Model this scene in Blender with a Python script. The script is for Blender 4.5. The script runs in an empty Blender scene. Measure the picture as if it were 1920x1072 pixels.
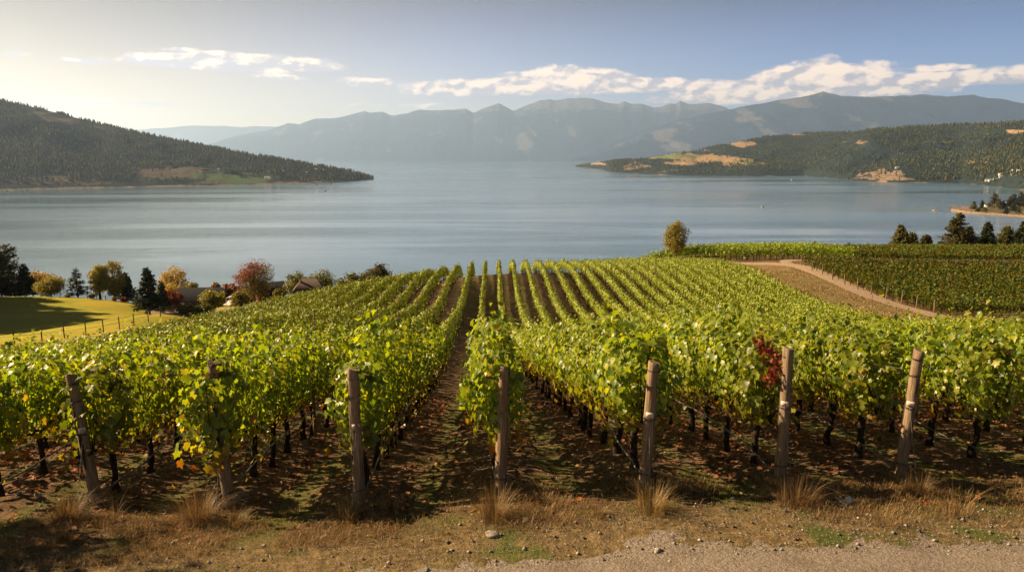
import bpy, math, random
import numpy as np
from mathutils import Vector, Matrix
random.seed(7); RNG = np.random.default_rng(7)
sc = bpy.context.scene
COL = sc.collection
R = math.radians
# ------------------------------------------------------------------ camera, world, sun, exposure
W0, H0, FPX = 1920.0, 1072.0, 1387.0
EYE = 90.0
PITCH = math.atan(238.0 / FPX)
YAW = math.atan(0.0426)              # camera looks this much to the right of the vine rows
SUN_AZ, SUN_EL = R(-74), R(31)       # azimuth from +Y, positive to the right
cam_d = bpy.data.cameras.new('camera'); cam = bpy.data.objects.new('camera', cam_d); COL.objects.link(cam)
cam.location = (0, 0, EYE); cam.rotation_euler = (R(90) - PITCH, 0, -YAW)
cam_d.sensor_width = 36; cam_d.lens = FPX / W0 * 36; cam_d.clip_start = 0.1; cam_d.clip_end = 400000
sc.camera = cam
sc.view_settings.view_transform = 'Standard'; sc.view_settings.look = 'None'
sc.view_settings.exposure = 1.66; sc.view_settings.gamma = 1
sc.render.engine = 'CYCLES'
sc.cycles.use_denoising = True
sc.cycles.max_bounces = 6; sc.cycles.transparent_max_bounces = 6; sc.cycles.volume_bounces = 2
sc.cycles.transmission_bounces = 4; sc.cycles.diffuse_bounces = 3; sc.cycles.glossy_bounces = 3
sc.cycles.sample_clamp_indirect = 6

def NT(nt):
    nt.nodes.clear()
    return nt
def nd(nt, t, **kw):
    n = nt.nodes.new(t)
    for k, v in kw.items():
        if k.startswith('i_'):
            n.inputs[k[2:].replace('_', ' ')].default_value = v
        else:
            setattr(n, k, v)
    return n
def mth(nt, op, a, b=None, c=None, clamp=False):
    n = nt.nodes.new('ShaderNodeMath'); n.operation = op; n.use_clamp = clamp
    for i, v in enumerate((a, b, c)):
        if v is None: continue
        if isinstance(v, (int, float)): n.inputs[i].default_value = v
        else: nt.links.new(v, n.inputs[i])
    return n.outputs[0]
def mixc(nt, f, a, b, blend='MIX'):
    n = nt.nodes.new('ShaderNodeMix'); n.data_type = 'RGBA'; n.blend_type = blend
    for s, v in ((n.inputs[0], f), (n.inputs[6], a), (n.inputs[7], b)):
        if isinstance(v, (int, float)): s.default_value = v
        elif isinstance(v, tuple): s.default_value = (*v, 1) if len(v) == 3 else v
        else: nt.links.new(v, s)
    return n.outputs[2]
def ramp(nt, f, stops, interp='LINEAR'):
    n = nt.nodes.new('ShaderNodeValToRGB'); n.color_ramp.interpolation = interp
    e = n.color_ramp.elements
    while len(e) < len(stops): e.new(0.5)
    for k, (p, c) in enumerate(stops):
        e[k].position = p; e[k].color = (*c, 1) if len(c) == 3 else c
    nt.links.new(f, n.inputs[0])
    return n.outputs[0]
def noise(nt, vec, scale, detail=4, rough=0.55, dist=0.0):
    n = nt.nodes.new('ShaderNodeTexNoise')
    n.inputs['Scale'].default_value = scale; n.inputs['Detail'].default_value = detail
    n.inputs['Roughness'].default_value = rough; n.inputs['Distortion'].default_value = dist
    if vec is not None: nt.links.new(vec, n.inputs['Vector'])
    return n.outputs[0]
def sstep(nt, v, lo, hi):
    n = nt.nodes.new('ShaderNodeMapRange'); n.interpolation_type = 'SMOOTHSTEP'
    nt.links.new(v, n.inputs[0]); n.inputs[1].default_value = lo; n.inputs[2].default_value = hi
    return n.outputs[0]

world = bpy.data.worlds.new('World'); sc.world = world; world.use_nodes = True
nt = NT(world.node_tree)
sky = nd(nt, 'ShaderNodeTexSky', sky_type='NISHITA', sun_disc=False, sun_elevation=SUN_EL,
         sun_rotation=SUN_AZ, altitude=300, air_density=1.0, dust_density=0.35, ozone_density=2.2)
tc = nd(nt, 'ShaderNodeTexCoord'); sep = nd(nt, 'ShaderNodeSeparateXYZ')
nt.links.new(tc.outputs['Generated'], sep.inputs[0])
az = mth(nt, 'ARCTAN2', sep.outputs[0], sep.outputs[1])
el = mth(nt, 'ARCSINE', sep.outputs[2])
def pix_azel(px, py):
    u, v = (px - W0 / 2) / FPX, (py - H0 / 2) / FPX
    hz = math.cos(PITCH) - v * math.sin(PITCH); dn = math.sin(PITCH) + v * math.cos(PITCH)
    return math.atan2(u, hz) + YAW, -math.atan2(dn, math.hypot(hz, u))
banks = [(440, 121, 215, 21, 1.5), (300, 116, 90, 11, .9), (165, 116, 62, 8, .8), (15, 103, 50, 8, .8), (690, 156, 62, 14, .95), (520, 146, 60, 9, .7),
         (1010, 166, 330, 22, 1.25), (1060, 152, 130, 30, 1.4), (860, 172, 200, 14, .9), (1240, 158, 110, 12, .8),
         (1545, 158, 140, 44, 1.6), (1430, 176, 190, 30, 1.4), (1290, 188, 120, 13, .8), (1640, 172, 140, 22, .9),
         (1800, 150, 190, 17, 1.3), (1775, 128, 62, 9, .9), (1880, 140, 120, 17, .9), (170, 192, 150, 7, .4), (500, 200, 90, 7, .35), (760, 200, 120, 7, .45), (330, 94, 50, 6, .6)]
dens = None; BN = BD = None
for (px, py, rx, ry, am) in banks:
    a0, e0 = pix_azel(px, py); ra = rx / FPX; re = ry / FPX
    dx = mth(nt, 'MULTIPLY', mth(nt, 'SUBTRACT', az, a0), 1 / ra)
    dy = mth(nt, 'MULTIPLY', mth(nt, 'SUBTRACT', el, e0), 1 / re)
    dyl = mth(nt, 'MULTIPLY', mth(nt, 'MINIMUM', dy, 0), 1.5)        # flat bases
    dy2 = mth(nt, 'ADD', mth(nt, 'MAXIMUM', dy, 0), dyl)
    q = mth(nt, 'ADD', mth(nt, 'MULTIPLY', dx, dx), mth(nt, 'MULTIPLY', dy2, dy2))
    e = mth(nt, 'MULTIPLY', mth(nt, 'SUBTRACT', 1.0, q), am)
    dens = e if dens is None else mth(nt, 'MAXIMUM', dens, e)
    ep = mth(nt, 'MAXIMUM', mth(nt, 'ADD', e, .35), .001)
    BN = mth(nt, 'MULTIPLY', ep, dy) if BN is None else mth(nt, 'ADD', BN, mth(nt, 'MULTIPLY', ep, dy))
    BD = ep if BD is None else mth(nt, 'ADD', BD, ep)
BB = mth(nt, 'DIVIDE', BN, BD)
cmb = nd(nt, 'ShaderNodeCombineXYZ')
nt.links.new(mth(nt, 'MULTIPLY', az, 1.0), cmb.inputs[0]); nt.links.new(mth(nt, 'MULTIPLY', el, 1.9), cmb.inputs[1])
n1 = mth(nt, 'ADD', mth(nt, 'MULTIPLY', noise(nt, cmb.outputs[0], 27, 10, 0.6, 0.12), .72), mth(nt, 'MULTIPLY', noise(nt, cmb.outputs[0], 8, 3, .5), .28))
off = nd(nt, 'ShaderNodeVectorMath', operation='ADD'); nt.links.new(cmb.outputs[0], off.inputs[0]); off.inputs[1].default_value = (-0.007, 0.011, 0)
n2 = mth(nt, 'ADD', mth(nt, 'MULTIPLY', noise(nt, off.outputs[0], 27, 8, 0.6, 0.12), .72), mth(nt, 'MULTIPLY', noise(nt, off.outputs[0], 8, 3, .5), .28))
dd = mth(nt, 'ADD', mth(nt, 'MULTIPLY', dens, 2.0), mth(nt, 'MULTIPLY', mth(nt, 'SUBTRACT', n1, 0.52), 6.6))
cmask = sstep(nt, dd, 0.05, 1.3)
cmask = mth(nt, 'MULTIPLY', cmask, sstep(nt, dens, -0.9, 0.1))
cmask = mth(nt, 'MULTIPLY', cmask, 0.93)
s1 = noise(nt, cmb.outputs[0], 26, 6, .55, .1); s2 = noise(nt, off.outputs[0], 26, 6, .55, .1)
shade = mth(nt, 'ADD', mth(nt, 'MULTIPLY', mth(nt, 'SUBTRACT', s1, s2), 8.0), mth(nt, 'SUBTRACT', mth(nt, 'ADD', mth(nt, 'MULTIPLY', BB, .85), .42), mth(nt, 'MULTIPLY', sstep(nt, az, 0.0, -0.35), .30)), clamp=True)
ccol = mixc(nt, shade, (4.3, 3.8, 4.1), (10.0, 7.6, 5.7))
# thin evening-warm veil low over the left horizon, where the sun stands
lf0 = sstep(nt, az, 0.55, -0.75)
lowf = mth(nt, 'POWER', 2.718, mth(nt, 'MULTIPLY', mth(nt, 'MAXIMUM', el, 0), -10.5))      # warm air low in the sky
lf = sstep(nt, az, 0.55, -0.75)                                                              # more of it towards the sun
wf = mth(nt, 'MULTIPLY', lowf, mth(nt, 'ADD', mth(nt, 'MULTIPLY', lf, .95), .20), clamp=True)
lum = nd(nt, 'ShaderNodeRGBToBW'); nt.links.new(sky.outputs[0], lum.inputs[0])
comp = mth(nt, 'DIVIDE', 1.0, mth(nt, 'ADD', 1.0, mth(nt, 'MULTIPLY', mth(nt, 'POWER', lum.outputs[0], 1.2), .10)))
cg = nd(nt, 'ShaderNodeCombineXYZ'); [nt.links.new(comp, cg.inputs[k]) for k in range(3)]
skyb = mixc(nt, 1.0, mixc(nt, 1.0, sky.outputs[0], cg.outputs[0], 'MULTIPLY'), (.31, .74, 1.38), 'MULTIPLY')
hi = mth(nt, 'SUBTRACT', 1.0, mth(nt, 'MULTIPLY', sstep(nt, el, 0.05, 0.27), mth(nt, 'ADD', .90, mth(nt, 'MULTIPLY', lf0, .09)))); hi = mth(nt, 'MULTIPLY', hi, mth(nt, 'SUBTRACT', 1.0, mth(nt, 'MULTIPLY', sstep(nt, az, 0.0, -0.6), .62))); hg = nd(nt, 'ShaderNodeCombineXYZ'); [nt.links.new(hi, hg.inputs[k]) for k in range(3)]
skyb = mixc(nt, 1.0, skyb, hg.outputs[0], 'MULTIPLY')
skyw = mixc(nt, wf, skyb, (13.0, 8.4, 3.3))
skyc = mixc(nt, cmask, skyw, ccol)
bg = nd(nt, 'ShaderNodeBackground'); bg.inputs[1].default_value = 0.055
nt.links.new(skyc, bg.inputs[0])
wo = nd(nt, 'ShaderNodeOutputWorld'); nt.links.new(bg.outputs[0], wo.inputs[0])

sd = bpy.data.lights.new('sun', 'SUN'); sun = bpy.data.objects.new('sun', sd); COL.objects.link(sun)
sd.energy = 5.0; sd.angle = R(0.55); sd.color = (1.0, 0.725, 0.42)
sdir = Vector((math.sin(SUN_AZ) * math.cos(SUN_EL), math.cos(SUN_AZ) * math.cos(SUN_EL), math.sin(SUN_EL)))
sun.rotation_euler = sdir.to_track_quat('Z', 'Y').to_euler(); sun.location = (-60, 40, 160)

# ------------------------------------------------------------------ photo geometry helpers
def ray(px, py):
    u, v = (px - W0 / 2) / FPX, (py - H0 / 2) / FPX
    hz = math.cos(PITCH) - v * math.sin(PITCH); dn = math.sin(PITCH) + v * math.cos(PITCH)
    return u / hz, dn / hz            # right and down per metre forward
def P(px, py, F):                     # point seen at pixel, F metres forward of the camera
    r, d = ray(px, py)
    return (F * (r * math.cos(YAW) + math.sin(YAW)), F * (math.cos(YAW) - r * math.sin(YAW)), EYE - F * d)
def PL(px, py, z=0.0):                # point seen at pixel on the level z
    r, d = ray(px, py)
    return P(px, py, (EYE - z) / d)
def proj(X, Y, Z):
    X, Y, Z = np.asarray(X, float), np.asarray(Y, float), np.asarray(Z, float)
    F = X * math.sin(YAW) + Y * math.cos(YAW); Rt = X * math.cos(YAW) - Y * math.sin(YAW); U = Z - EYE
    dep = F * math.cos(PITCH) - U * math.sin(PITCH); up = F * math.sin(PITCH) + U * math.cos(PITCH)
    dep = np.where(dep < 0.1, 0.1, dep)
    return W0 / 2 + FPX * Rt / dep, H0 / 2 - FPX * up / dep, dep
def hsh(i, j, s):
    n = (i.astype(np.int64) * 374761393 + j.astype(np.int64) * 668265263 + s * 974711) & 0x7fffffff
    n = ((n ^ (n >> 13)) * 1274126177) & 0x7fffffff
    return ((n ^ (n >> 16)) & 0xffff) / 65535.0
def vn(x, y, s=0):                    # value noise 0..1
    x = np.asarray(x, float); y = np.asarray(y, float)
    i, j = np.floor(x), np.floor(y); fx, fy = x - i, y - j
    fx = fx * fx * (3 - 2 * fx); fy = fy * fy * (3 - 2 * fy)
    a, b, c, d = hsh(i, j, s), hsh(i + 1, j, s), hsh(i, j + 1, s), hsh(i + 1, j + 1, s)
    return (a * (1 - fx) + b * fx) * (1 - fy) + (c * (1 - fx) + d * fx) * fy
def fbm(x, y, o=5, s=0, g=0.5):
    t = 0; a = 1; n = 0
    for k in range(o):
        t = t + a * vn(x * 2 ** k + 17.3 * k, y * 2 ** k - 9.1 * k, s + k); n += a; a *= g
    return t / n
def ridged(x, y, o=6, s=0):
    t = 0; a = 1; n = 0
    for k in range(o):
        t = t + a * (1 - np.abs(2 * vn(x * 2 ** k + 5.3 * k, y * 2 ** k - 3.1 * k, s + k) - 1)); n += a; a *= 0.52
    return t / n

# ------------------------------------------------------------------ mesh helpers
class MB:
    def __init__(s): s.V = []; s.F = {}; s.n = 0; s.C = []
    def add(s, V, F):                 # V (n,3); F list/array of equal-length index rows
        V = np.asarray(V, float).reshape(-1, 3); F = np.asarray(F, int)
        s.V.append(V); s.F.setdefault(F.shape[1], []).append(F + s.n); s.n += len(V)
        return s
    def box(s, c, d, rz=0.0, tilt=None):
        v = np.array([(x, y, z) for x in (-.5, .5) for y in (-.5, .5) for z in (-.5, .5)]) * np.array(d)
        if tilt is not None: v = v @ np.array(tilt).T
        if rz:
            cs, sn = math.cos(rz), math.sin(rz); v = v @ np.array([[cs, sn, 0], [-sn, cs, 0], [0, 0, 1]])
        return s.add(v + np.array(c), [(0, 1, 3, 2), (4, 6, 7, 5), (0, 4, 5, 1), (2, 3, 7, 6), (0, 2, 6, 4), (1, 5, 7, 3)])
    def tube(s, pts, rad, n=7, cap=True):
        pts = np.asarray(pts, float); m = len(pts)
        rad = np.full(m, rad) if np.isscalar(rad) else np.asarray(rad, float)
        t = np.gradient(pts, axis=0); t /= np.linalg.norm(t, axis=1)[:, None] + 1e-9
        ref = np.array([0, 0, 1.0]) if abs(t[0][2]) < 0.8 else np.array([1.0, 0, 0])
        a = np.cross(t, ref); a /= np.linalg.norm(a, axis=1)[:, None] + 1e-9; b = np.cross(t, a)
        th = np.arange(n) * 2 * math.pi / n
        ring = a[:, None, :] * np.cos(th)[None, :, None] + b[:, None, :] * np.sin(th)[None, :, None]
        V = (pts[:, None, :] + ring * rad[:, None, None]).reshape(-1, 3)
        F = [(i * n + k, i * n + (k + 1) % n, (i + 1) * n + (k + 1) % n, (i + 1) * n + k) for i in range(m - 1) for k in range(n)]
        base = s.n; s.add(V, F)
        if cap:
            c0 = pts[0]; c1 = pts[-1]
            s.add(np.vstack([V[:n], c0]), [(k, n, (k + 1) % n) for k in range(n)])
            s.add(np.vstack([V[-n:], c1]), [(k, (k + 1) % n, n) for k in range(n)])
        return s
    def mesh(s, name, mat, smooth=False, col=None):
        me = bpy.data.meshes.new(name)
        if not s.V: return me
        V = np.concatenate(s.V); me.vertices.add(len(V)); me.vertices.foreach_set('co', V.ravel().astype(np.float32))
        loops, starts, tot = [], [], 0
        for k, fl in s.F.items():
            f = np.concatenate(fl); loops.append(f.ravel()); starts.append(tot + np.arange(len(f)) * k); tot += f.size
        loops = np.concatenate(loops); starts = np.concatenate(starts)
        me.loops.add(len(loops)); me.loops.foreach_set('vertex_index', loops.astype(np.int32))
        me.polygons.add(len(starts)); me.polygons.foreach_set('loop_start', starts.astype(np.int32))
        if smooth: me.polygons.foreach_set('use_smooth', np.ones(len(starts), bool))
        if col is not None:
            at = me.color_attributes.new('zone', 'FLOAT_COLOR', 'POINT')
            at.data.foreach_set('color', np.hstack([col, np.ones((len(col), 4 - col.shape[1]))]).ravel().astype(np.float32))
        me.update(calc_edges=True)
        if mat: me.materials.append(mat)
        return me
    def obj(s, name, mat, parent=None, smooth=False, loc=None, col=None):
        o = bpy.data.objects.new(name, s.mesh(name, mat, smooth, col)); COL.objects.link(o)
        if parent: o.parent = parent
        if loc is not None: o.location = loc
        return o
def tag(o, label=None, cat=None, group=None, kind=None):
    if label: o['label'] = label
    if cat: o['category'] = cat
    if group: o['group'] = group
    if kind: o['kind'] = kind
    return o
def empty(name, loc, rz=0.0, label=None, cat=None, group=None):
    o = bpy.data.objects.new(name, None); COL.objects.link(o); o.location = loc; o.rotation_euler = (0, 0, rz)
    o.empty_display_size = 0.3
    return tag(o, label, cat, group)
def copy_tree(o, parent=None):
    c = o.copy(); COL.objects.link(c); c.parent = parent
    for ch in list(o.children): copy_tree(ch, c)
    return c
def inst(name, me, parent):
    o = bpy.data.objects.new(name, me); COL.objects.link(o); o.parent = parent
    return o
ORD = ['', 'first', 'second', 'third', 'fourth', 'fifth', 'sixth', 'seventh', 'eighth', 'ninth', 'tenth', 'eleventh', 'twelfth',
       'thirteenth', 'fourteenth', 'fifteenth', 'sixteenth', 'seventeenth', 'eighteenth', 'nineteenth', 'twentieth']
def ordn(k):
    if k <= 20: return ORD[k]
    t = {2: 'twenty', 3: 'thirty', 4: 'forty', 5: 'fifty'}[k // 10]
    return t + ('-' + ORD[k % 10] if k % 10 else 'th') if k % 10 else t[:-1] + 'ieth'

# ------------------------------------------------------------------ materials
def mat(name):
    m = bpy.data.materials.new(name); m.use_nodes = True; NT(m.node_tree)
    return m, m.node_tree
def out(nt, sh):
    o = nt.nodes.new('ShaderNodeOutputMaterial'); nt.links.new(sh, o.inputs[0]); return o
def princ(nt, col, rough=0.8, spec=0.3, bump=None, bdist=0.02, bstr=1.0, metal=0.0):
    p = nt.nodes.new('ShaderNodeBsdfPrincipled')
    if isinstance(col, tuple): p.inputs['Base Color'].default_value = (*col, 1)
    else: nt.links.new(col, p.inputs['Base Color'])
    if isinstance(rough, (int, float)): p.inputs['Roughness'].default_value = rough
    else: nt.links.new(rough, p.inputs['Roughness'])
    p.inputs['Specular IOR Level'].default_value = spec; p.inputs['Metallic'].default_value = metal
    if bump is not None:
        b = nt.nodes.new('ShaderNodeBump'); b.inputs['Distance'].default_value = bdist; b.inputs['Strength'].default_value = bstr
        nt.links.new(bump, b.inputs['Height']); nt.links.new(b.outputs[0], p.inputs['Normal'])
    return p.outputs[0]
def leafmat(name, stops, trans=0.4, tcol=(1.25, 1.15, 0.5), rough=0.5, spec=0.25, zlow=None):
    m, nt = mat(name)
    g = nd(nt, 'ShaderNodeNewGeometry'); oi = nd(nt, 'ShaderNodeObjectInfo')
    c = ramp(nt, g.outputs['Random Per Island'], stops)
    if zlow:                          # lower leaves turn: a real autumn colour of the hem
        t = nd(nt, 'ShaderNodeTexCoord'); sp = nd(nt, 'ShaderNodeSeparateXYZ'); nt.links.new(t.outputs['Object'], sp.inputs[0])
        w = noise(nt, t.outputs['Object'], 2.3, 3)
        f = sstep(nt, mth(nt, 'ADD', sp.outputs[2], mth(nt, 'MULTIPLY', w, 1.1)), zlow[0], zlow[1])
        rr = mth(nt, 'FRACT', mth(nt, 'MULTIPLY', g.outputs['Random Per Island'], 37.7))
        low = ramp(nt, rr, [(0, (.16, .05, .012)), (.3, (.24, .10, .015)), (.6, (.22, .17, .02)), (1, (.09, .12, .02))])
        c = mixc(nt, f, low, c)
    hs = nd(nt, 'ShaderNodeHueSaturation'); nt.links.new(c, hs.inputs['Color'])
    nt.links.new(mth(nt, 'ADD', mth(nt, 'MULTIPLY', oi.outputs['Random'], 0.35), 0.82), hs.inputs['Value'])
    nt.links.new(mth(nt, 'ADD', mth(nt, 'MULTIPLY', oi.outputs['Random'], 0.02), 0.49), hs.inputs['Hue'])
    c = hs.outputs[0]
    p = princ(nt, c, rough, spec)
    tr = nd(nt, 'ShaderNodeBsdfTranslucent'); nt.links.new(mixc(nt, 1.0, c, tcol, 'MULTIPLY'), tr.inputs[0])
    mx = nd(nt, 'ShaderNodeMixShader'); mx.inputs[0].default_value = trans
    nt.links.new(p, mx.inputs[1]); nt.links.new(tr.outputs[0], mx.inputs[2])
    out(nt, mx.outputs[0])
    return m
VSTOPS = [(0, (.07, .12, .010)), (.4, (.145, .195, .014)), (.8, (.205, .26, .02)), (.93, (.28, .30, .026)), (.98, (.34, .30, .035)), (1, (.20, .11, .03))]
VFAR = [(0, (.11, .17, .012)), (.6, (.19, .26, .016)), (1, (.33, .37, .024))]
M_vine = leafmat('vine_leaves', VSTOPS, 0.5, (1.65, 1.5, 0.35), 0.42, 0.5, zlow=(1.25, 1.75))
M_vinefar = leafmat('vine_leaves_distant', VFAR, 0.15, (1.9, 1.5, 0.35), 0.55, 0.3)
M_vinedark = leafmat('vine_leaves_dark_block', [(0, (.05, .09, .013)), (.5, (.085, .135, .018)), (.8, (.15, .18, .022)), (.92, (.20, .14, .025)), (1, (.17, .05, .02))], 0.42, (1.6, 1.2, .4), .55, .3)
M_redleaf = leafmat('vine_leaves_red', [(0, (.10, .015, .012)), (.6, (.17, .03, .018)), (1, (.22, .10, .03))], 0.3, (1.3, .9, .6))
def barkmat(name, c0, c1, sc_=14, st=0.03):
    m, nt = mat(name); t = nd(nt, 'ShaderNodeTexCoord'); mp = nd(nt, 'ShaderNodeMapping'); mp.inputs[3].default_value = (1, 1, .22)
    nt.links.new(t.outputs['Object'], mp.inputs[0]); n = noise(nt, mp.outputs[0], sc_, 6, .65)
    out(nt, princ(nt, mixc(nt, sstep(nt, n, .35, .65), c0, c1), .9, .15, n, st, 1.0)); return m
M_vtrunk = barkmat('vine_bark', (.012, .008, .006), (.05, .034, .022), 26, .04)
M_bark = barkmat('tree_bark', (.03, .022, .016), (.085, .06, .042), 5, .06)
M_barkp = barkmat('pale_bark', (.11, .09, .065), (.22, .19, .14), 5, .05)
def postmat():
    m, nt = mat('weathered_post_wood'); t = nd(nt, 'ShaderNodeTexCoord'); mp = nd(nt, 'ShaderNodeMapping'); mp.inputs[3].default_value = (1, 1, .06)
    oi = nd(nt, 'ShaderNodeObjectInfo')
    nt.links.new(t.outputs['Object'], mp.inputs[0]); n = noise(nt, mp.outputs[0], 45, 6, .6); n3 = noise(nt, t.outputs['Object'], 3, 3)
    n4 = noise(nt, mp.outputs[0], 16, 2, .4)
    c = ramp(nt, n, [(.3, (.075, .048, .028)), (.5, (.19, .125, .072)), (.7, (.32, .225, .135))])
    c = mixc(nt, sstep(nt, n3, .45, .7), c, mixc(nt, .5, c, (.20, .17, .13)))
    c = mixc(nt, mth(nt, 'MULTIPLY', oi.outputs['Random'], .45), c, mixc(nt, .5, c, (.14, .13, .11))); crack = sstep(nt, n4, .40, .35); c = mixc(nt, crack, c, (.03, .02, .012))
    h = mth(nt, 'SUBTRACT', n, mth(nt, 'MULTIPLY', crack, 1.5))
    out(nt, princ(nt, c, .85, .2, h, .012)); return m
M_post = postmat()
def flat(name, c, rough=.7, spec=.3, metal=0., nz=.15, scl=8):
    m, nt = mat(name); t = nd(nt, 'ShaderNodeTexCoord'); n = noise(nt, t.outputs['Object'], scl, 5)
    c2 = tuple(x * (1 - nz * 2) for x in c); c1 = tuple(min(1, x * (1 + nz)) for x in c)
    out(nt, princ(nt, mixc(nt, sstep(nt, n, .3, .7), c2, c1), rough, spec, n, .004, .5, metal)); return m
M_wire = flat('galvanised_wire', (.16, .15, .14), .6, .4, .4)
M_darkwire = flat('rusty_wire', (.05, .035, .028), .6, .3, .3)
M_hose = flat('black_hose', (.075, .07, .066), .5, .4)
M_tag = flat('pale_tag', (.66, .54, .46), .6, .3, nz=.05)
M_ink = flat('dark_lettering', (.06, .05, .05), .7)
M_straw = leafmat('dry_grass', [(0, (.12, .075, .03)), (.5, (.23, .145, .06)), (1, (.36, .26, .12))], .3, (1.1, 1, .8))
M_grass = leafmat('green_grass', [(0, (.04, .075, .012)), (.6, (.09, .13, .02)), (.85, (.18, .17, .04)), (1, (.30, .23, .08))], .3, (1.3, 1.2, .5))
M_litter = leafmat('fallen_leaves', [(0, (.09, .04, .018)), (.4, (.17, .075, .03)), (.75, (.26, .10, .035)), (.92, (.36, .10, .025)), (1, (.30, .21, .10))], .15, (1, .8, .6), .7, .2)
M_stone = flat('field_stone', (.26, .23, .20), .9, .2, nz=.3, scl=20)
M_pebble = leafmat('pebbles', [(0, (.09, .08, .07)), (.6, (.20, .175, .15)), (1, (.40, .37, .33))], 0.0, (1, 1, 1), .85, .2)
# ------------------------------------------------------------------ terrain of the near slope
ROW0, ROWS = 0.27, 2.1
def rowx(i): return ROW0 + ROWS * i
ctl = []
def cw(X, Y, h): ctl.append((X, Y, EYE - h))
def cp(px, py, F): ctl.append(P(px, py, F))
for X, Y, h in [(0, -30, 4.2), (-40, -30, 5.2), (40, -30, 4.2), (0, 0, 4.45), (-15, 0, 5.0), (15, 0, 4.45), (0, 8, 4.75), (0, 14, 5.75), (0, 20, 7.1), (0, 30, 9.4), (0, 48, 13.0), (0, 63, 15.7), (0, 78, 17.3), (0, 95, 17.7),
                (-20, 20, 7.9), (-20, 37, 11.4), (-20, 44, 12.6), (-30, 47, 14.2), (-35.4, 56, 16.5), (-35.4, 68, 18.3), (-35, 85, 20.3), (-35, 110, 24.4), (-25, 112, 22.3), (-20.7, 111, 21.0), (-16.5, 110, 19.9), (-12.3, 108, 19.0), (-37, 120, 27), (-20, 51, 13.8), (-20, 63, 16.2), (-40, 30, 11.0), (-40, 48, 15.2), (20, 20, 7.2), (20, 40, 11.6), (20, 63, 15.7), (20, 85, 17.5), (40, 20, 7.5), (40, 40, 11.8), (40, 55, 14.3), (40, 11, 5.6), (20, 11, 5.1), (-20, 11, 6.2), (-40, 11, 7),
                (60, 30, 10.8), (60, 60, 16.5), (60, 80, 19.5), (90, 60, 17.5), (100, 100, 21.2), (140, 140, 22.2), (100, 145, 22.2), (110, 192, 24.6), (160, 192, 24.6), (70, 178, 22.9), (46, 165, 21.9),
                (45, 185, 26), (120, 225, 33), (170, 225, 33), (60, 225, 37), (110, 320, 62), (0, 128, 21.0), (0, 150, 29), (0, 190, 41), (0, 260, 62), (0, 400, 92), (0, 520, 102), (30, 150, 22), (25, 175, 28), (25, 230, 48),
                (-85, 187, 38), (-52, 142, 31.0), (-60, 235, 52), (-60, 320, 76), (-60, 430, 94), (-20, 155, 31), (-20, 250, 58), (-95, 205, 44), (-100, 300, 74), (-110, 430, 94),
                (-140, 160, 30), (-140, 100, 21), (-140, 40, 12), (-250, 100, 18), (-250, 200, 38), (-250, 420, 92), (250, 60, 14), (250, 160, 22), (250, 300, 58), (300, 460, 94), (120, 460, 94), (-250, -20, 3), (250, -20, 4), (120, 0, 6), (-100, 0, 6)]:
    cw(X, Y, h)
for px, py, F in [(180, 950, 10.8), (672, 948, 10.2), (935, 920, 10.2), (1210, 915, 10.1), (1685, 898, 11.0),
                  (20, 648, 68), (128, 626, 82), (224, 610, 91), (320, 591, 101),
                  (130, 557, 152), (0, 556, 152), (250, 571, 148), (150, 600, 112), (50, 622, 100), (0, 640, 84), (205, 585, 126), (60, 575, 135), (320, 592, 145), (282, 590, 142),
                  (1700, 595, 84), (382, 576, 178), (424, 576, 176), (462, 572, 184), (506, 569, 180), (581, 562, 172), (438, 574, 167), (334, 582, 156), (1560, 522, 131), (1640, 556, 114), (1480, 492, 152), (1400, 496, 150), (1745, 588, 101)]:
    cp(px, py, F)
for px, ty, F, h in [(640, 532, 100, 2.25), (504, 558, 98, 2.2), (369, 584, 98, 2.2), (774, 509, 105, 2.25), (905, 490, 109, 2.25), (1012, 489, 110, 2.25), (1100, 487, 116, 2.25), (1240, 479, 128, 2.25),
                     (1400, 496, 110, 2.25), (1560, 556, 86, 2.25), (1700, 591, 69, 2.25)]:
    x, y, z = P(px, ty, F); ctl.append((x, y, z - h))
CT = np.array(ctl)
def _U(r2): return np.where(r2 > 0, 0.5 * r2 * np.log(r2 + 1e-12), 0)
_sc = 100.0
_xy = CT[:, :2] / _sc; _n = len(CT)
_K = _U(((_xy[:, None] - _xy[None]) ** 2).sum(2)) + np.eye(_n) * 2e-5
_Pm = np.hstack([np.ones((_n, 1)), _xy]); _A = np.zeros((_n + 3, _n + 3)); _A[:_n, :_n] = _K; _A[:_n, _n:] = _Pm; _A[_n:, :_n] = _Pm.T
_w = np.linalg.solve(_A, np.concatenate([CT[:, 2], np.zeros(3)]))
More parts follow.
